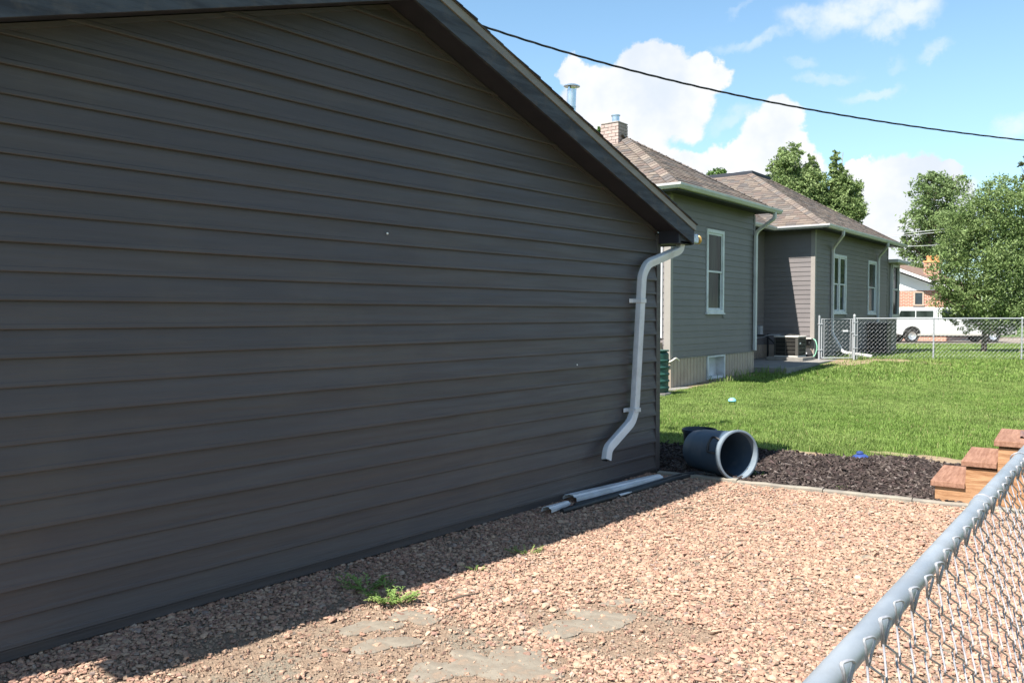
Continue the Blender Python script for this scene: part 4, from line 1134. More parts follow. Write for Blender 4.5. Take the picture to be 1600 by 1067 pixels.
# ------------------------------------------------------------------ edging
eg = thing('concrete_edging', 'pale concrete edging strip dividing pink gravel from dark mulch', 'edging', (-3.73, edging_y(-3.73), 0), math.atan(.19))
Lx = 4.2; xpos = -.10
for k, (a, b) in enumerate([(-.1, .62), (.625, 1.33), (1.336, 2.0), (2.006, 2.70), (2.706, 3.4), (3.405, 4.2)]):
    x = -3.73 + (a + b) / 2; z = float(gh(x, edging_y(x)))
    mb = MB(); n = 6
    for i in range(n):
        u0 = a + (b - a) * i / n; u1 = a + (b - a) * (i + 1) / n
    jj = [R_.uniform(-.006, .006) for _ in range(n + 1)]; vs = []; fs = []
    for i in range(n + 1):
        u = a + (b - a) * i / n; w = .038 + R_.uniform(-.003, .004); zt_ = z + .028 + R_.uniform(-.003, .003)
        vs += [(u, jj[i] - w, z - .1), (u, jj[i] - w, zt_ - .006), (u, jj[i] - w + .008, zt_), (u, jj[i] + w - .008, zt_), (u, jj[i] + w, zt_ - .006), (u, jj[i] + w, z - .1)]
    for i in range(n):
        for q in range(5): fs.append((i * 6 + q, i * 6 + q + 1, i * 6 + q + 7, i * 6 + q + 6))
    fs += [(0, 1, 2, 3, 4, 5), tuple(n * 6 + q for q in range(6))]
    mb.add(vs, fs); mb.build('edging_block', M['edging'], eg, smooth=True)

# ------------------------------------------------------------------ wooden steps
st_ = thing('wooden_steps', 'stained wooden steps climbing to the right beside the near fence', 'steps', (-1.655, 7.13, .02), rad(6))
sd = .82
MB().prism([(.03, .0), (.9, .0), (.9, .46), (.46, .46), (.455, .285), (.245, .285), (.24, .12), (.03, .12)], .022, .055, lambda a, b, h: (a, h, b)).build('side_panel', M['woodside'], st_, bevel=.002)
MB().prism([(.03, .0), (.9, .0), (.9, .46), (.46, .46), (.455, .285), (.245, .285), (.24, .12), (.03, .12)], sd - .05, sd - .02, lambda a, b, h: (a, h, b)).build('side_panel', M['woodside'], st_, bevel=.002)
for k, (x0, x1, z) in enumerate([(0, .24, .122), (.212, .452, .300), (.43, .95, .475)]):
    MB().box(x0, x1, 0, sd, z, z + .042).build('tread', M['wood'], st_, bevel=.004)
    MB().box(x0 + .03, x0 + .05, .056, sd - .051, z - .12, z - .001).build('riser', M['woodside'], st_)
cr = thing('corrugated_offcut', 'brown corrugated offcut lying on the top wooden tread', 'corrugated sheet', (-1.655 + .56, 7.13 + .30, .02 + .518), rad(8))
mb = MB(); n = 40; vs = []; 
for y in (0, .34):
    for k in range(n + 1):
        x = k / n * .30; vs.append((x, y, .009 + .008 * math.sin(x * 2 * math.pi / .05)))
vs += [(v[0], v[1], v[2] + .003) for v in vs]; m2 = 2 * (n + 1)
mb.add(vs, [(k, k + 1, n + 2 + k, n + 1 + k) for k in range(n)] + [(m2 + k, m2 + k + 1, m2 + n + 2 + k, m2 + n + 1 + k) for k in range(n)] + [(k, k + 1, m2 + k + 1, m2 + k) for k in range(n)]); mb.build('sheet', M['corr'], cr, smooth='full')

# ------------------------------------------------------------------ bin lying on its side
def canspace(px, py, D): return P(px, py, D)


cm = P(1156, 712, 7.27); ang = rad(25)
ax = (RT * math.sin(ang) - FW * math.cos(ang)).normalized()
rm = .222; rb_ = .182; Lc = .58
cz = float(gh(cm.x, cm.y)) + rm + .002
cn = thing('rubbish_bin', 'blue grey round bin lying on its side with open mouth facing right', 'bin', (cm.x, cm.y, cz))
tilt = -math.asin((rm - rb_) / Lc) * .8
q = ax.to_track_quat('Z', 'X'); cn.rotation_mode = 'QUATERNION'; cn.rotation_quaternion = Matrix.Rotation(0, 3, 'X').to_quaternion() @ (Vector((ax.x, ax.y, math.sin(-tilt) * 0 + .05)).normalized().to_track_quat('Z', 'X'))
prof = [(0, -Lc), (rb_ - .012, -Lc), (rb_, -Lc + .012), (rb_ + .004, -Lc + .06), (rb_ + .012, -Lc + .10)]
for k in range(1, 11):
    t = k / 10; prof.append((rb_ + .012 + (rm - .016 - rb_ - .012) * t, -Lc + .10 + (Lc - .16) * t))
inner = [(r - .005, z) for r, z in reversed(prof)][:-2] + [(0, -Lc + .006)]
MB().lathe(prof + [(rm - .017, -.058)], 48).build('body', M['can'], cn, smooth=True)
MB().lathe([(rm - .021, -.058)] + inner, 48).build('inner_wall', M['can'], cn, smooth=True)
MB().lathe([(rm - .0165, -.06), (rm - .003, -.052), (rm, -.035), (rm - .002, -.02), (rm + .003, -.012), (rm + .003, -.002), (rm - .006, .002), (rm - .016, 0), (rm - .021, -.02), (rm - .021, -.06)], 56).build('rim', M['canrim'], cn, smooth=True)
# handles on both sides
mq = cn.rotation_quaternion.to_matrix()
toward = (mq.inverted() @ Vector((-RT.x * .25 - FW.x, -RT.y * .25 - FW.y, .35)).normalized())
ha = math.atan2(toward.y, toward.x)
for s in (0, math.pi):
    a = ha + s; rr = rm + .022; pts = []
    mb = MB(); mb.tube(smooth_path([((rm - .02) * math.cos(a - .30), (rm - .02) * math.sin(a - .30), -.055), (rr * math.cos(a - .30), rr * math.sin(a - .30), -.10), (rr * math.cos(a - .28), rr * math.sin(a - .28), -.135), (rr * math.cos(a), rr * math.sin(a), -.14), (rr * math.cos(a + .28), rr * math.sin(a + .28), -.135), (rr * math.cos(a + .30), rr * math.sin(a + .30), -.10), ((rm - .02) * math.cos(a + .30), (rm - .02) * math.sin(a + .30), -.055)], .02, 3), .011, 8)
    mb.build('handle', M['black'], cn, smooth=True)
p = P(1094, 716, 8.15); bz = float(gh(p.x, p.y))
bk = thing('bucket', 'dark navy bucket standing upright behind the fallen bin', 'bucket', (p.x, p.y, bz))
MB().lathe([(0, 0), (.125, 0), (.135, .01), (.158, .27), (.170, .275), (.170, .305), (.160, .31), (.152, .27), (.13, .02), (0, .015)], 32).build('body', M['navy'], bk, smooth=True)

# small things on the ground
p = P(1348, 718, 8.2); o = thing('solar_light', 'small blue garden light lying at the lawn edge', 'garden light', (p.x, p.y, float(gh(p.x, p.y)) + .0), .3)
MB().lathe([(0, .0), (.07, .0), (.085, .012), (.08, .022), (.05, .04), (.02, .05), (0, .052)], 20).build('base', M['bluething'], o, smooth=True)
MB().lathe([(0, .05), (.035, .052), (.03, .07), (0, .078)], 14, Matrix.Translation((-.01, 0, 0))).build('cap', M['bluething'], o, smooth=True)
p = P(1145, 633, 13.3); o = MB().lathe([(0, .07), (.03, .065), (.06, .04), (.065, .02), (.05, 0)], 14, Matrix.Translation((p.x, p.y, float(gh(p.x, p.y)) + .02))).build('ball', M['cyan'], smooth=True); tag(o, 'pale blue toy half hidden in the lawn grass', 'toy')
# gutter offcuts and black pipe at the wall foot
def offcut(label, a, b, w, hgt, m, name='gutter_offcut', arch=True):
    a = Vector(a); b = Vector(b); d = b - a; L_ = d.length; o = thing(name, label, 'gutter piece', a, math.atan2(d.y, d.x)); mb = MB()
    prof = [(-w / 2, 0), (-w / 2, hgt * .55), (-w * .40, hgt * .72), (-w * .3, hgt * .70), (-w * .22, hgt), (w * .12, hgt * 1.0), (w * .16, hgt * .86), (w * .36, hgt * .80), (w / 2, hgt * .25), (w / 2, 0)]
    n = len(prof); vs = []
    for i in range(9):
        t = i / 8; sag = .012 * math.sin(t * math.pi) + .02 * t * t
        for u, v in prof: vs.append((t * L_, u * (1 - .35 * t * t), v * (1 - .3 * t) + sag * 0 + (b.z - a.z) * t))
    vs2 = [(x, y * .93, z - .0025) for x, y, z in vs]
    N = 9 * n; fs = []
    for i in range(8):
        for k in range(n - 1):
            fs.append((i * n + k, i * n + k + 1, (i + 1) * n + k + 1, (i + 1) * n + k)); fs.append((N + i * n + k, N + i * n + k + 1, N + (i + 1) * n + k + 1, N + (i + 1) * n + k))
    for k in range(n - 1): fs.append((k, k + 1, N + k + 1, N + k)); fs.append((8 * n + k, 8 * n + k + 1, N + 8 * n + k + 1, N + 8 * n + k))
    mb.add(vs + vs2, fs); mb.build('channel', m, o, smooth=True); return o


offcut('long white gutter offcut lying along the foot of the garage wall', (-3.835, 5.27, .03), (-3.70, 6.42, .05), .155, .045, M['white'])
offcut('short muddy white gutter piece at the left end of the black pipes', (-3.735, 4.84, .03), (-3.765, 5.14, .03), .09, .04, M['white'])
offcut('thin white sliver of trim resting on the black pipes', (-3.60, 5.62, .04), (-3.60, 5.80, .04), .03, .012, M['white'], 'trim_sliver')
for i, (pts, r, lb) in enumerate([([(-3.66, 4.93, .03), (-3.63, 5.4, .035), (-3.60, 6.0, .035), (-3.58, 6.5, .04), (-3.52, 6.72, .05)], .022, 'black pipe nearest the gravel along the wall foot'),
                                ([(-3.70, 5.15, .03), (-3.665, 5.7, .03), (-3.64, 6.3, .04), (-3.62, 6.66, .05), (-3.50, 6.84, .06), (-3.35, 6.86, .05)], .018, 'thinner black pipe bending over the edging at the garage corner')]):
    o = MB().tube(smooth_path(pts, .15, 4), r, 10).build('drain_pipe', M['black'], smooth=True); tag(o, lb, 'pipe')

# flat stones
def gpt(px, py):
    D = F * 1.5 / (py - 491); return RT * ((px - 800) / F * D) + FW * D


fs_ = [(575, 985, .15, .07, 'flat grey stone at the left end of the bare patch'), (600, 1012, .16, .07, 'round flat stone inside the bare patch below the weeds'), (648, 968, .13, .08, 'flat stone just below the big weed clump'),
       (810, 1045, .26, .10, 'broad pale stone at the bottom middle of the gravel'), (690, 1055, .17, .08, 'cracked pale stone at the bottom edge of the bare patch'), (730, 1035, .12, .06, 'small flat stone between the two pale bottom stones'),
       (900, 985, .22, .09, 'large grey slab flush with the gravel right of centre'), (945, 968, .20, .07, 'long thin slab next to the large grey slab'), (985, 945, .16, .04, 'narrow grey slab farthest right of the bare ground'),
       (1012, 909, .07, .035, 'small oval grey stone above the narrow slab'), (724, 927, .06, .035, 'blue grey stone near the shade line'), (1358, 874, .06, .03, 'pale grey stone beside the fence rail'), (1190, 822, .10, .03, 'whitish stone in the far gravel'), (1205, 835, .09, .03, 'grey flat stone just under the whitish stone')]
for i, (px, py, rx, ry, lab) in enumerate(fs_):
    rx *= .95; ry *= .92; c = gpt(px, py); mb = MB(); n = 18; ring = []
    ph0 = R_.uniform(0, 6); rr = [(.86 + .22 * math.sin(2 * (2 * math.pi * k / n) + ph0) + .14 * math.sin(3 * (2 * math.pi * k / n) + ph0 * 2) + R_.uniform(-.10, .10)) for k in range(n)]; rot = TH + R_.uniform(-.3, .3)
    def ringp(s, z): return [(rx * s * rr[k] * math.cos(2 * math.pi * k / n), ry * 1.7 * s * rr[k] * math.sin(2 * math.pi * k / n), z + R_.uniform(-.003, .003)) for k in range(n)]
    top = .004
    vs = ringp(1.04, -.02) + ringp(1.0, top * .6) + ringp(.9, top) + ringp(.45, top + .003) + [(0, 0, top + .003)]
    f = [(r * n + k, r * n + (k + 1) % n, (r + 1) * n + (k + 1) % n, (r + 1) * n + k) for r in range(3) for k in range(n)] + [(3 * n + k, 3 * n + (k + 1) % n, 4 * n) for k in range(n)]
    mb.add([Matrix.Rotation(rot, 3, 'Z') @ Vector(v) for v in vs], f); o = mb.build('flat_stone', M['flat'], smooth=True); o.location = (c.x, c.y, float(gh(c.x, c.y)) - .001); tag(o, lab, 'stone')
c = gpt(838, 930); V0, F0, T0 = scatter_stones(np.array([0.]), np.array([0.]), np.array([.03]), np.array([[.42, .30, .26]]))
V0[:, 2] -= float(gh(0, 0)); o = np_mesh('cobble', V0 * np.array([1.2, 1, .9]), F0, M['stone'], tone=T0, smooth=True); o.location = (c.x, c.y, 0); tag(o, 'rounded mauve cobble on top of the sunlit gravel', 'stone')
# twigs
for i, (a, b, lab) in enumerate([((690, 955), (750, 940), 'thin dry twig right of the weeds'), ((1060, 803), (1093, 804), 'dark stick near the shade corner'), ((1130, 885), (1150, 872), 'short brown twig in the middle of the gravel'), ((1240, 916), (1262, 922), 'dark bark scrap right of the gravel centre')]):
    A = gpt(*a); B = gpt(*b); mid = (A + B) / 2 + Vector((.01, .01, 0)); o = MB().tube([(A.x, A.y, .03), (mid.x, mid.y, .042), (B.x, B.y, .034)], [.004, .005, .003], 6).build('twig', M['bark']); tag(o, lab, 'twig')


# weeds ------------------------------------------------------------
def weed(px, py, r, h, n, lab, spread=1.0, name='weed_clump'):
    c = gpt(px, py); V_, F_, T_ = [], [], []
    for i in range(n):
        a = R_.uniform(0, 6.283); rr = r * math.sqrt(R_.random()) * .6; bx, by = rr * math.cos(a) * spread, rr * math.sin(a) * .6; yaw = a + R_.uniform(-.7, .7); hh = h * R_.uniform(.5, 1.1); ln_ = hh * R_.uniform(.5, 1.6)
        prev = None; steps = 4; col = np.array(R_.choice([(.16, .25, .06), (.20, .30, .08), (.12, .20, .05), (.26, .33, .11)])) * R_.uniform(.8, 1.2)
        rotc = Matrix.Rotation(TH, 3, 'Z')
        for s in range(steps):
            t = (s + 1) / steps; x = bx + ln_ * t * math.cos(yaw); y = by + ln_ * t * math.sin(yaw); z = hh * (t - .35 * t * t)
            # leaflets along stem
            for sd_ in (-1, 1):
                la = yaw + sd_ * R_.uniform(.5, 1.2); L_ = h * R_.uniform(.18, .36); w = L_ * .22
                p0 = Vector((x, y, z)); p1 = p0 + Vector((math.cos(la) * L_, math.sin(la) * L_, L_ * R_.uniform(-.1, .5))); sv_ = Vector((-math.sin(la), math.cos(la), 0)) * w; pm_ = (p0 + p1) / 2 + Vector((0, 0, L_ * .12))
                b0 = len(V_); V_ += [tuple(rotc @ q) for q in (p0, pm_ + sv_, p1, pm_ - sv_)]; F_.append((b0, b0 + 1, b0 + 2, b0 + 3)); T_ += [tuple(col * R_.uniform(.85, 1.2))] * 4
        b0 = len(V_); e = Vector((bx + ln_ * math.cos(yaw), by + ln_ * math.sin(yaw), hh * .65)); sv_ = Vector((-math.sin(yaw), math.cos(yaw), 0)) * .002
        V_ += [tuple(rotc @ q) for q in (Vector((bx, by, 0)) - sv_, Vector((bx, by, 0)) + sv_, e + sv_, e - sv_)]; F_.append((b0, b0 + 1, b0 + 2, b0 + 3)); T_ += [tuple(col)] * 4
    o = np_mesh(name, np.array(V_), np.array(F_), M['leafA'], tone=np.array(T_)); o.location = (c.x, c.y, float(gh(c.x, c.y)) + .006); tag(o, lab, 'weed')


weed(612, 945, .15, .08, 56, 'green feathery weed clump in the sun at the shade line'); weed(566, 925, .15, .08, 34, 'darker weed clump in the garage shade left of the sunny one')
weed(822, 868, .09, .05, 22, 'small weed on the shade line right of the big clump', 1.5); weed(745, 895, .06, .035, 10, 'tiny weed sprig between the two larger weeds')
weed(1188, 752, .03, .06, 5, 'little green sprout under the mouth of the fallen bin'); weed(1102, 745, .06, .07, 8, 'faint weed in the shade in front of the fallen bin'); weed(1318, 770, .04, .03, 7, 'yellowish weed beside the concrete edging'); weed(745, 822, .03, .05, 4, 'thin sprout at the foot of the garage wall')


def hweed(hx, hy, r, h, n, lab, nm='tall_grass_clump'):
    p = h2w(hx, hy); V_, F_, T_ = [], [], []
    for i in range(n):
        a = R_.uniform(0, 6.28); b = Vector((R_.uniform(-r, r), R_.uniform(-r, r), 0)); hh = h * R_.uniform(.4, 1.1); l = Vector((math.cos(a), math.sin(a), 0)) * hh * R_.uniform(.1, .6); s = Vector((-math.sin(a), math.cos(a), 0)) * .006
        b0 = len(V_); V_ += [tuple(b - s), tuple(b + s), tuple(b + l * .5 + s + Vector((0, 0, hh * .7))), tuple(b + l * .5 - s + Vector((0, 0, hh * .7))), tuple(b + l + Vector((0, 0, hh)))]
        F_ += [(b0, b0 + 1, b0 + 2), (b0, b0 + 2, b0 + 3), (b0 + 3, b0 + 2, b0 + 4)]; T_ += [tuple(np.array(R_.choice([(.16, .25, .06), (.30, .32, .13), (.12, .2, .05)])) * R_.uniform(.8, 1.2))] * 5
    o = np_mesh(nm, np.array(V_), np.array(F_), M['grass'], tone=np.array(T_)); o.location = (p.x, p.y, float(gh(p.x, p.y)) - .01); tag(o, lab, 'grass clump')


hweed(.30, 2.9, .25, .22, 50, 'tall seeding grass right of the basement window'); hweed(.32, 1.7, .25, .18, 40, 'tall grass under the basement window'); hweed(.5, 3.9, .3, .22, 60, 'tall grass in the shade at the slab front')
hweed(.9, 9.2, .3, .22, 60, 'grass tuft at the foot of the gate'); hweed(.15, 10.6, .15, .35, 30, 'yellow green plant behind the gate')


# ------------------------------------------------------------------ trees
def tree(name, label, base, trunk_h, lobes, leaf, nleaf, tone0, tone1, bark='bark', tr=.12, limbs=7, droop=0., clump=.45, top=None, group=None):
    """lobes: list of (x,y,z,r,rz) in local coordinates: x right in view, y away"""
    t = thing(name, label, 'tree', base, TH, group)
    mb = MB(); H_ = max(l[2] + l[4] * .4 for l in lobes); pts = [(0, 0, -.3), (.01, 0, trunk_h * .5), (.0, .02, trunk_h)]; rs_ = [tr * 1.25, tr, tr * .85]
    zc = trunk_h
    while zc < H_ - .3:
        zc += max(.5, (H_ - trunk_h) / 6); pts.append((R_.uniform(-.1, .1), R_.uniform(-.1, .1), min(zc, H_))); rs_.append(max(.015, tr * .85 * (1 - (zc - trunk_h) / (H_ - trunk_h + .1))))
    mb.tube(pts, rs_, 9); 
    tk = mb.build('trunk', M[bark], t, smooth=True)
    mb = MB()
    for (x, y, z, r, rz) in lobes:
        z0 = max(trunk_h * .85, min(z - r * .8, H_ * .7)); a = Vector((0, 0, z0)); b = Vector((x, y, z)); mid = (a + b) / 2 + Vector((0, 0, -.15 * (b - a).length + .1))
        mb.tube([a, mid, b], [tr * .45, tr * .28, tr * .1], 6)
        for k in range(5):
            d = Vector((R_.gauss(0, 1), R_.gauss(0, 1), R_.gauss(.3, 1))).normalized(); mb.tube([b - (b - a) * .2, b + Vector((d.x * r, d.y * r, d.z * rz)) * .75], [tr * .12, tr * .04], 4)
    mb.build('branches', M[bark], t, smooth=True)
    # leaf clumps spread through the lobes
    rg = np.random.default_rng(abs(hash(label)) % 1000 if False else len(label) * 13 + len(lobes)); vol = np.array([l[3] ** 2 * l[4] for l in lobes]); vol = vol / vol.sum()
    nc = max(30, int(nleaf / 34)); li = rg.choice(len(lobes), nc, p=vol); L_ = np.array(lobes)[li]
    d = rg.normal(size=(nc, 3)); d /= np.linalg.norm(d, axis=1)[:, None]; rad_ = rg.random(nc) ** .42 * rg.uniform(.85, 1.12, nc)
    C = L_[:, :3] + d * rad_[:, None] * np.stack([L_[:, 3], L_[:, 3], L_[:, 4]], 1)
    cs = rg.uniform(.5, 1.3, nc) * clump * np.clip(L_[:, 3], .25, 1.2) * .6
    ci = rg.integers(0, nc, nleaf); off_ = rg.normal(size=(nleaf, 3)) * cs[ci][:, None] * .55; off_[:, 2] *= .7; off_[:, 2] -= droop * np.abs(off_[:, 0])
    c = C[ci] + off_; n_ = len(c)
    u = rg.normal(size=(n_, 3)); u /= np.linalg.norm(u, axis=1)[:, None]; v = rg.normal(size=(n_, 3)); v[:, 2] += .0
    v -= (v * u).sum(1)[:, None] * u; v /= np.linalg.norm(v, axis=1)[:, None]
    s = leaf * rg.uniform(.6, 1.3, (n_, 1))
    Vv = np.stack([c - u * s, c + v * s * .42, c + u * s, c - v * s * .42], 1).reshape(-1, 3)
    ct = rg.random(nc)[:, None]; T_ = (np.array(tone0) * (1 - ct) + np.array(tone1) * ct)[ci] * rg.uniform(.75, 1.3, (n_, 1))
    np_mesh('crown', Vv, np.arange(n_ * 4).reshape(-1, 4), M['leafA'], t, tone=np.repeat(T_, 4, axis=0)); stuff(COL.objects[-1]) if False else None
    return t


def lob(D, px0, pybase_z, items):
    """items in view px (x,y,rx,ry) at depth D -> local lobes about base at px0"""
    out_ = []
    for it in items:
        x, y, rx, ry = it[:4]; dy = it[4] if len(it) > 4 else R_.uniform(-.35, .35) * rx / F * D
        out_.append(((x - px0) / F * D, dy, 1.5 + (491 - y) / F * D - pybase_z, rx / F * D, ry / F * D))
    return out_


# broad leafy tree in the front lawn
D = 28.6; b = P(1538, 551, D); b.z = float(gh(b.x, b.y))
tree('leafy_tree', 'dense rounded lawn tree with low hanging crown in front of the truck', b, 1.0,
     lob(D, 1538, b.z, [(1540, 330, 48, 48), (1500, 360, 42, 44), (1590, 345, 48, 52), (1480, 415, 34, 38), (1535, 405, 56, 52), (1600, 410, 56, 56), (1490, 462, 38, 32), (1545, 470, 54, 40), (1610, 470, 54, 40), (1520, 503, 30, 20), (1570, 500, 44, 24), (1500, 488, 30, 16), (1590, 495, 30, 20), (1650, 420, 50, 60), (1560, 300, 30, 26), (1620, 310, 40, 34), (1468, 440, 20, 20)]),
     .050, 78000, (.12, .18, .055), (.22, .29, .11), tr=.085, clump=.42)
# taller tree over the street
D = 60; b = P(1450, 495, D); b.z = -.08
tree('maple_tree', 'tall green tree behind the brick house, crossed by pale wires', b, 4.0,
     lob(D, 1450, b.z, [(1455, 300, 38, 28), (1488, 290, 22, 22), (1440, 345, 36, 30), (1480, 350, 36, 36), (1425, 385, 24, 22), (1465, 400, 40, 30), (1430, 430, 28, 22), (1415, 372, 12, 10), (1500, 380, 30, 40), (1445, 280, 14, 12)]),
     .12, 24000, (.12, .18, .06), (.21, .28, .12), tr=.3, clump=.5)
# three poplars behind the roof
D = 44
for (px, its, lab, nl) in [(1230, [(1222, 262, 22, 26), (1238, 240, 13, 16), (1215, 300, 30, 26), (1245, 295, 26, 34), (1205, 270, 11, 12), (1240, 340, 34, 28), (1222, 236, 8, 12)], 'leftmost of three tall poplars above the far hip roof', 14000),
                           (1272, [(1266, 268, 12, 20), (1272, 300, 24, 32), (1265, 250, 6, 10), (1282, 345, 30, 30)], 'middle lower poplar of three above the far hip roof', 9000),
                           (1312, [(1302, 262, 11, 18), (1303, 244, 5, 9), (1310, 290, 18, 24), (1325, 300, 18, 20), (1318, 330, 28, 24), (1335, 345, 12, 12), (1330, 325, 16, 14), (1300, 315, 18, 22)], 'rightmost pointed poplar above the far hip roof', 12000)]:
    b = P(px, 495, D); b.z = .0
    tree('poplar_tree', lab, b, 5.0, lob(D, px, b.z, its), .085, nl * 2, (.14, .20, .065), (.25, .32, .13), bark='birch', tr=.14, clump=.45, group='poplars behind the house')
# small tips over the roofs
for (px, its, lab, D) in [(1122, [(1120, 277, 13, 10), (1128, 270, 6, 6)], 'treetop just showing left of the black roof deck', 42), (932, [(934, 212, 8, 10), (928, 218, 8, 10)], 'small treetop left of the brick chimney', 40)]:
    b = P(px, 495, D); b.z = 0
    tree('background_tree', lab, b, 5.5, lob(D, px, 0, its), .08, 2500, (.07, .13, .03), (.15, .24, .07), tr=.12)
D = 36; b = P(1625, 495, D); b.z = .0
tree('dark_tree', 'darker olive tree cut by the right edge above the lawn tree', b, 3.0, lob(D, 1625, 0, [(1598, 268, 14, 26), (1622, 290, 34, 50), (1600, 310, 18, 24), (1640, 380, 50, 70), (1596, 250, 7, 9)]), .09, 12000, (.05, .065, .02), (.11, .12, .045), tr=.18, clump=.4)
D = 40; b = P(1640, 520, D); b.z = .0
tree('purple_shrub', 'dark reddish shrub by the street at the right edge', b, .6, lob(D, 1640, 0, [(1625, 490, 30, 24), (1650, 495, 34, 28), (1600, 500, 12, 14)]), .08, 5000, (.06, .02, .03), (.12, .04, .05), tr=.06)

# ------------------------------------------------------------------ neighbour's brick house
D = 50.0
nbp = P(1375, 495, D); nb = thing('brick_house', 'neighbouring brick house with white gable across the street', 'house', (nbp.x, nbp.y, -.05), HDL)
# local: x along gable to the right, y away along ridge
kx = 1.07 / F * D * 0 + D / F / (math.cos(rad(37.87)) + .46 * math.sin(rad(37.87)))
def nx_(px): return (px - 1375) * kx


ez = 1.5 + (491 - 455) / F * D + .05; hw = nx_(1475); pk = ez + .4 * hw + .15
MB().box(-hw, hw, 0, 12, 0, ez).build('brick_wall', M['nbbrick'], nb)
MB().prism([(-hw, ez + .001), (hw, ez + .001), (0, ez + .42 * hw)], -.03, 11.9, lambda a, b, h: (a, h, b)).build('gable_wall', M['nbwhite'], nb)
for s in (-1, 1):
    MB().prism([(0, ez + .42 * hw + .12), (s * (hw + .7), ez - .7 * .42 + .12), (s * (hw + .7), ez - .7 * .42 + .30), (0, ez + .42 * hw + .30)], -.62, -.55, lambda a, b, h: (a, h, b)).build('rake_board', M['nbwhite'], nb)
    MB().prism([(0, ez + .42 * hw + .10), (s * (hw + .7), ez - .7 * .42 + .10), (s * (hw + .7), ez - .7 * .42 + .16), (0, ez + .42 * hw + .16)], -.549, 12.3, lambda a, b, h: (a, h, b)).build('roof_underside', M['edge'], nb)
    MB().prism([(0, ez + .42 * hw + .301), (s * (hw + .72), ez - .7 * .42 + .301), (s * (hw + .72), ez - .7 * .42 + .34), (0, ez + .42 * hw + .34)], -.64, 12.3, lambda a, b, h: (a, h, b)).build('roof', mat('neighbour_shingles', (.22, .15, .12), .95, .1, var=(.16, .11, .09), vscale=4), nb)
w0, w1, z0, z1 = nx_(1428), nx_(1440), 1.5 + (491 - 476) / F * D + .05, 1.5 + (491 - 456.5) / F * D + .05
mb = MB()
for q in ((w0 - .06, w0 + .02, z0, z1), (w1 - .02, w1 + .06, z0, z1), (w0 + .02, w1 - .02, z1 - .08, z1), (w0 - .1, w1 + .1, z0 - .09, z0 - .001)): mb.box(q[0], q[1], -.06, -.002, q[2], q[3])
W = mb.build('window', M['skirt'], nb); MB().box(w0 + .02, w1 - .02, -.03, -.004, z0, z1 - .08).build('pane', M['glassdark'], W)
cx_ = nx_(1448) - .3
chn = MB().box(cx_ - .42, cx_ + .42, 2.2, 3.0, ez, ez + 1.75).build('chimney', M['nbbrick'], nb)
MB().box(cx_ - .46, cx_ + .46, 2.16, 3.04, ez + 1.751, ez + 1.85).build('chimney_crown', M['terra'], chn)
for s in (-.2, .22): MB().lathe([(.0, 0), (.15, 0), (.13, .15), (.17, .3), (.1, .34), (0, .34)], 14, Matrix.Translation((cx_ + s, 2.6, ez + 1.851))).build('chimney_pot', M['terra'], chn, smooth=True)
MB().box(nx_(1440), nx_(1440) + .45, 1.2, 1.8, ez + .42 * (hw - nx_(1446)) + .33, ez + .42 * (hw - nx_(1446)) + .42).build('skylight', M['plate'], nb)

# ------------------------------------------------------------------ pickup truck
D = 44.6; tp = RT * ((1395 - 800) / F * D) + FW * D
tk = thing('pickup_truck', 'white crew cab pickup truck with canopy parked along the street', 'truck', (tp.x, tp.y, -.055), TH)
sc = D / F
def q2(px, py): return ((px - 1395) * sc, 1.5 + (491 - py) * sc + .055)


fnT = lambda a, b, h: (a, h, b)
wr = .39; rwx = (1426 - 1395) * sc; fwx = (1553 - 1395) * sc


def arch(cx, n=8, r=.50, z=.42): return [(cx + r * math.cos(math.pi - math.pi * k / n), z + r * math.sin(math.pi * k / n) * .95) for k in range(n + 1)]


Ltk = 6.72; belt = 1.22
body_p = [(.02, .62), (.0, .80), (.03, 1.18), (.1, belt), (5.35, belt), (5.45, 1.20), (6.35, 1.12), (6.60, 1.02), (6.66, .72), (6.62, .50), (fwx + .50, .42)] + list(reversed(arch(fwx)))[1:] + [(rwx + .50, .42)] + list(reversed(arch(rwx)))[1:] + [(.1, .50)]
MB().prism(body_p, .02, 1.93, fnT).build('body', M['truck'], tk, bevel=.04, seg=3)
cab = [(2.55, belt + .001), (2.60, 1.86), (2.75, 1.92), (4.15, 1.92), (4.35, 1.86), (5.25, belt + .001)]
cabp = MB(); cabp.prism(cab, .14, 1.81, fnT); cb = cabp.build('cab', M['truck'], tk, bevel=.05, seg=3)
can = [(.08, belt + .001), (.16, 1.60), (.42, 1.88), (.6, 1.93), (2.35, 1.93), (2.52, 1.90), (2.53, belt + .001)]
cpn = MB().prism(can, .10, 1.85, fnT).build('canopy', M['truck'], tk, bevel=.05, seg=3)
for sgn, yy in ((-1, .0995), (1, 1.8505)):
    for a, b, s0_, s1_ in ((.33, 1.24, .22, 0), (1.30, 2.22, 0, -.08)):
        MB().prism([(a, 1.40), (b, 1.40), (b + s1_ * -1 * .0 , 1.74), (a + s0_ * .6, 1.74)], yy - .006, yy + .006, fnT).build('side_window', M['glass'], cpn)
for yy in (.1395, 1.8105):
    for a, b, c_, d in ((2.72, 3.42, 2.72, 3.42), (3.52, 4.95, 3.52, 4.28)):
        MB().prism([(a, 1.30), (b, 1.30), (d, 1.80), (c_, 1.80)], yy - .006, yy + .006, fnT).build('side_window', M['glassdark'], cb)
MB().prism([(4.40, 1.83), (5.22, 1.27), (5.26, 1.27), (4.44, 1.83)], .25, 1.70, fnT).build('windscreen', M['glassdark'], cb)
MB().prism([(1.35, .40), (5.15, .40), (5.15, .50), (1.35, .50)], .012, .07, fnT).build('running_board', M['trucklow'], tk)
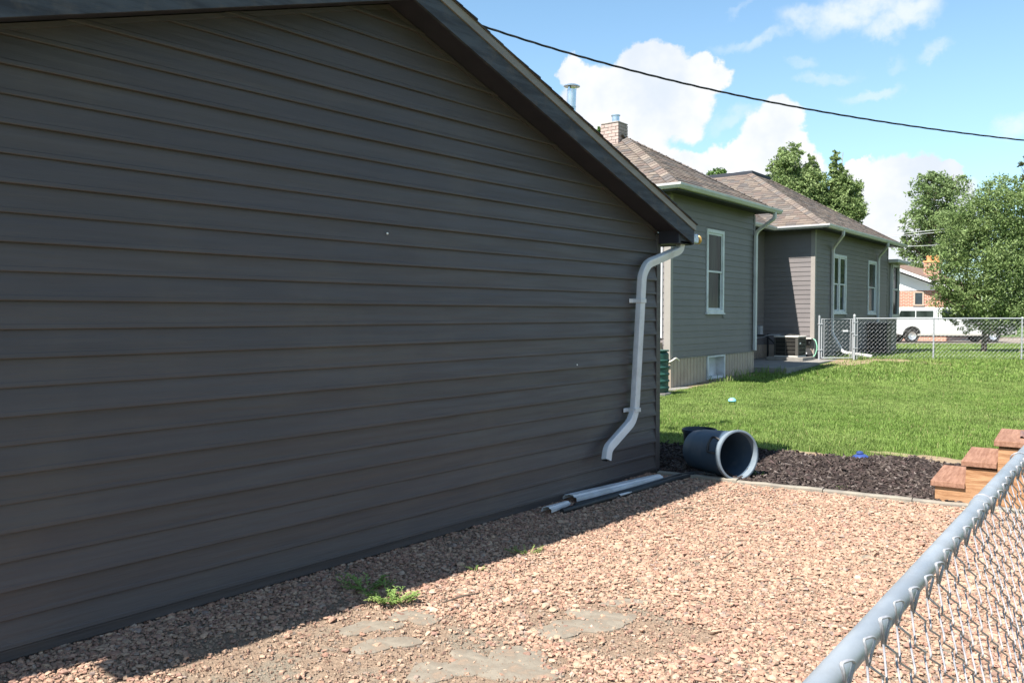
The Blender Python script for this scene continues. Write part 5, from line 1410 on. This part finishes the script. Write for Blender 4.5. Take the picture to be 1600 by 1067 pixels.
MB().box(-.10, .02, .1, 1.85, .48, .66).build('rear_bumper', M['trucklow'], tk, bevel=.02)
MB().box(6.55, 6.76, .06, 1.89, .45, .72).build('front_bumper', M['trucklow'], tk, bevel=.03)
for yy in (.0, 1.78): MB().box(-.012, .07, yy + .03, yy + .15, .85, 1.15).build('tail_lamp', M['red'], tk, bevel=.01)
for yy in (.02, 1.70): MB().box(6.45, 6.62, yy, yy + .24, .86, 1.02).build('headlight', M['plate'], tk, bevel=.02)
MB().box(4.72, 4.86, -.14, .10, 1.24, 1.42).build('door_mirror', M['black'], tk, bevel=.02)
for a in (2.60, 3.47, 4.62): MB().box(a, a + .012, .0145, .0195, .60, 1.20).build('door_seam', M['trucklow'], tk)
for a in (3.30, 4.45): MB().box(a, a + .13, -.005, .019, 1.05, 1.08).build('door_handle', M['trucklow'], tk)
MB().box(1.0, 5.9, .3, 1.65, .32, .60).build('chassis', M['acdark'], tk)
for cx_2 in (rwx, fwx):
    for yy in (.02, 1.70):
        m_ = Matrix.Translation((cx_2, yy, wr)) @ Matrix.Rotation(-math.pi / 2, 4, 'X')
        ty = MB().lathe([(.22, 0), (.36, .0), (wr, .03), (wr, .20), (.36, .23), (.22, .23)], 28, m_).build('wheel', M['rubber'], tk, smooth=True)
        MB().lathe([(0, .10), (.06, .05), (.09, .05), (.10, .07), (.19, .03), (.235, .01), (.235, .2)], 24, m_).build('rim', M['chrome'], ty, smooth=True)

# ------------------------------------------------------------------ overhead lines
def cable_pts(ctrl, n=40):
    """ctrl: [(px,py,D)] interpolated smoothly"""
    xs_ = [c[0] for c in ctrl]; out_ = []
    for i in range(n + 1):
        x = xs_[0] + (xs_[-1] - xs_[0]) * i / n; y = float(np.interp(x, xs_, [c[1] for c in ctrl])); d = 1 / float(np.interp(x, xs_, [1 / c[2] for c in ctrl])); out_.append(P(x, y, d))
    return out_


px_ = np.array([700, 750, 900, 1050, 1200, 1350, 1500, 1600.]); py_ = np.array([26, 48, 92, 129, 163, 190, 211, 222.]); cf = np.polyfit(px_, py_, 3)
base = []
for i in range(331):
    x = 700 + (2500 - 700) * i / 330; y = float(np.polyval(cf, min(x, 1600))) + max(0, x - 1600) * .06 - max(0, x - 1900) * .1; d = 1 / np.interp(x, [700, 1900, 2500], [1 / 9.5, 1 / 17.5, 1 / 30.]); base.append(P(x, y, d))
pc = thing('power_cable', 'twisted black service cable sagging across the sky', 'cable', base[0])
for k in range(3):
    pts = []
    for i, p in enumerate(base):
        a = i * .42 + k * 2.094; r = .0085; s = Vector((RT.x, RT.y, 0)) * 0 + FW; pts.append(p - base[0] + Vector((0, 0, math.sin(a) * r)) + FW * math.cos(a) * r)
    MB().tube(pts, .0062, 6).build('strand', M['cable'], pc, smooth='full')
for (y0, y1, lab) in ((367, 357, 'highest of three pale wires before the tall tree'), (370, 361.5, 'middle pale wire just below the highest'), (386.5, 382.5, 'lowest of three pale wires before the tall tree')):
    o = MB().tube([P(1330 + 60 * k, y0 - (y0 - y1) * (60 * k - 65) / 92, 41) for k in range(9)], .014, 5).build('overhead_wire', M['cablefar']); tag(o, lab, 'wire')

# flue pipe geometry (behind the garage ridge line, stands on the back slope)
top = P(885, 138, 9.0); fl.location = (top.x, top.y, 2.45)
Hf = top.z - 2.45
mb = MB(); mb.lathe([(.050, 0), (.050, Hf - .30), (.053, Hf - .298), (.053, Hf - .285), (.050, Hf - .283), (.050, Hf - .24), (.053, Hf - .238), (.053, Hf - .225), (.050, Hf - .223), (.050, Hf - .05), (.046, Hf - .05)], 24); mb.build('pipe', M['tin'], fl, smooth=True)
MB().lathe([(0, Hf + .008), (.05, Hf + .004), (.088, Hf - .012), (.088, Hf - .02), (.04, Hf - .012), (0, Hf - .01)], 28).build('cap', M['tin'], fl, smooth=True)
for a in (.5, 2.6, 4.7): MB().box(.046, .05, -.012, .012, Hf - .06, Hf - .012, Matrix.Rotation(a, 4, 'Z')).build('cap_strut', M['tin'], fl)
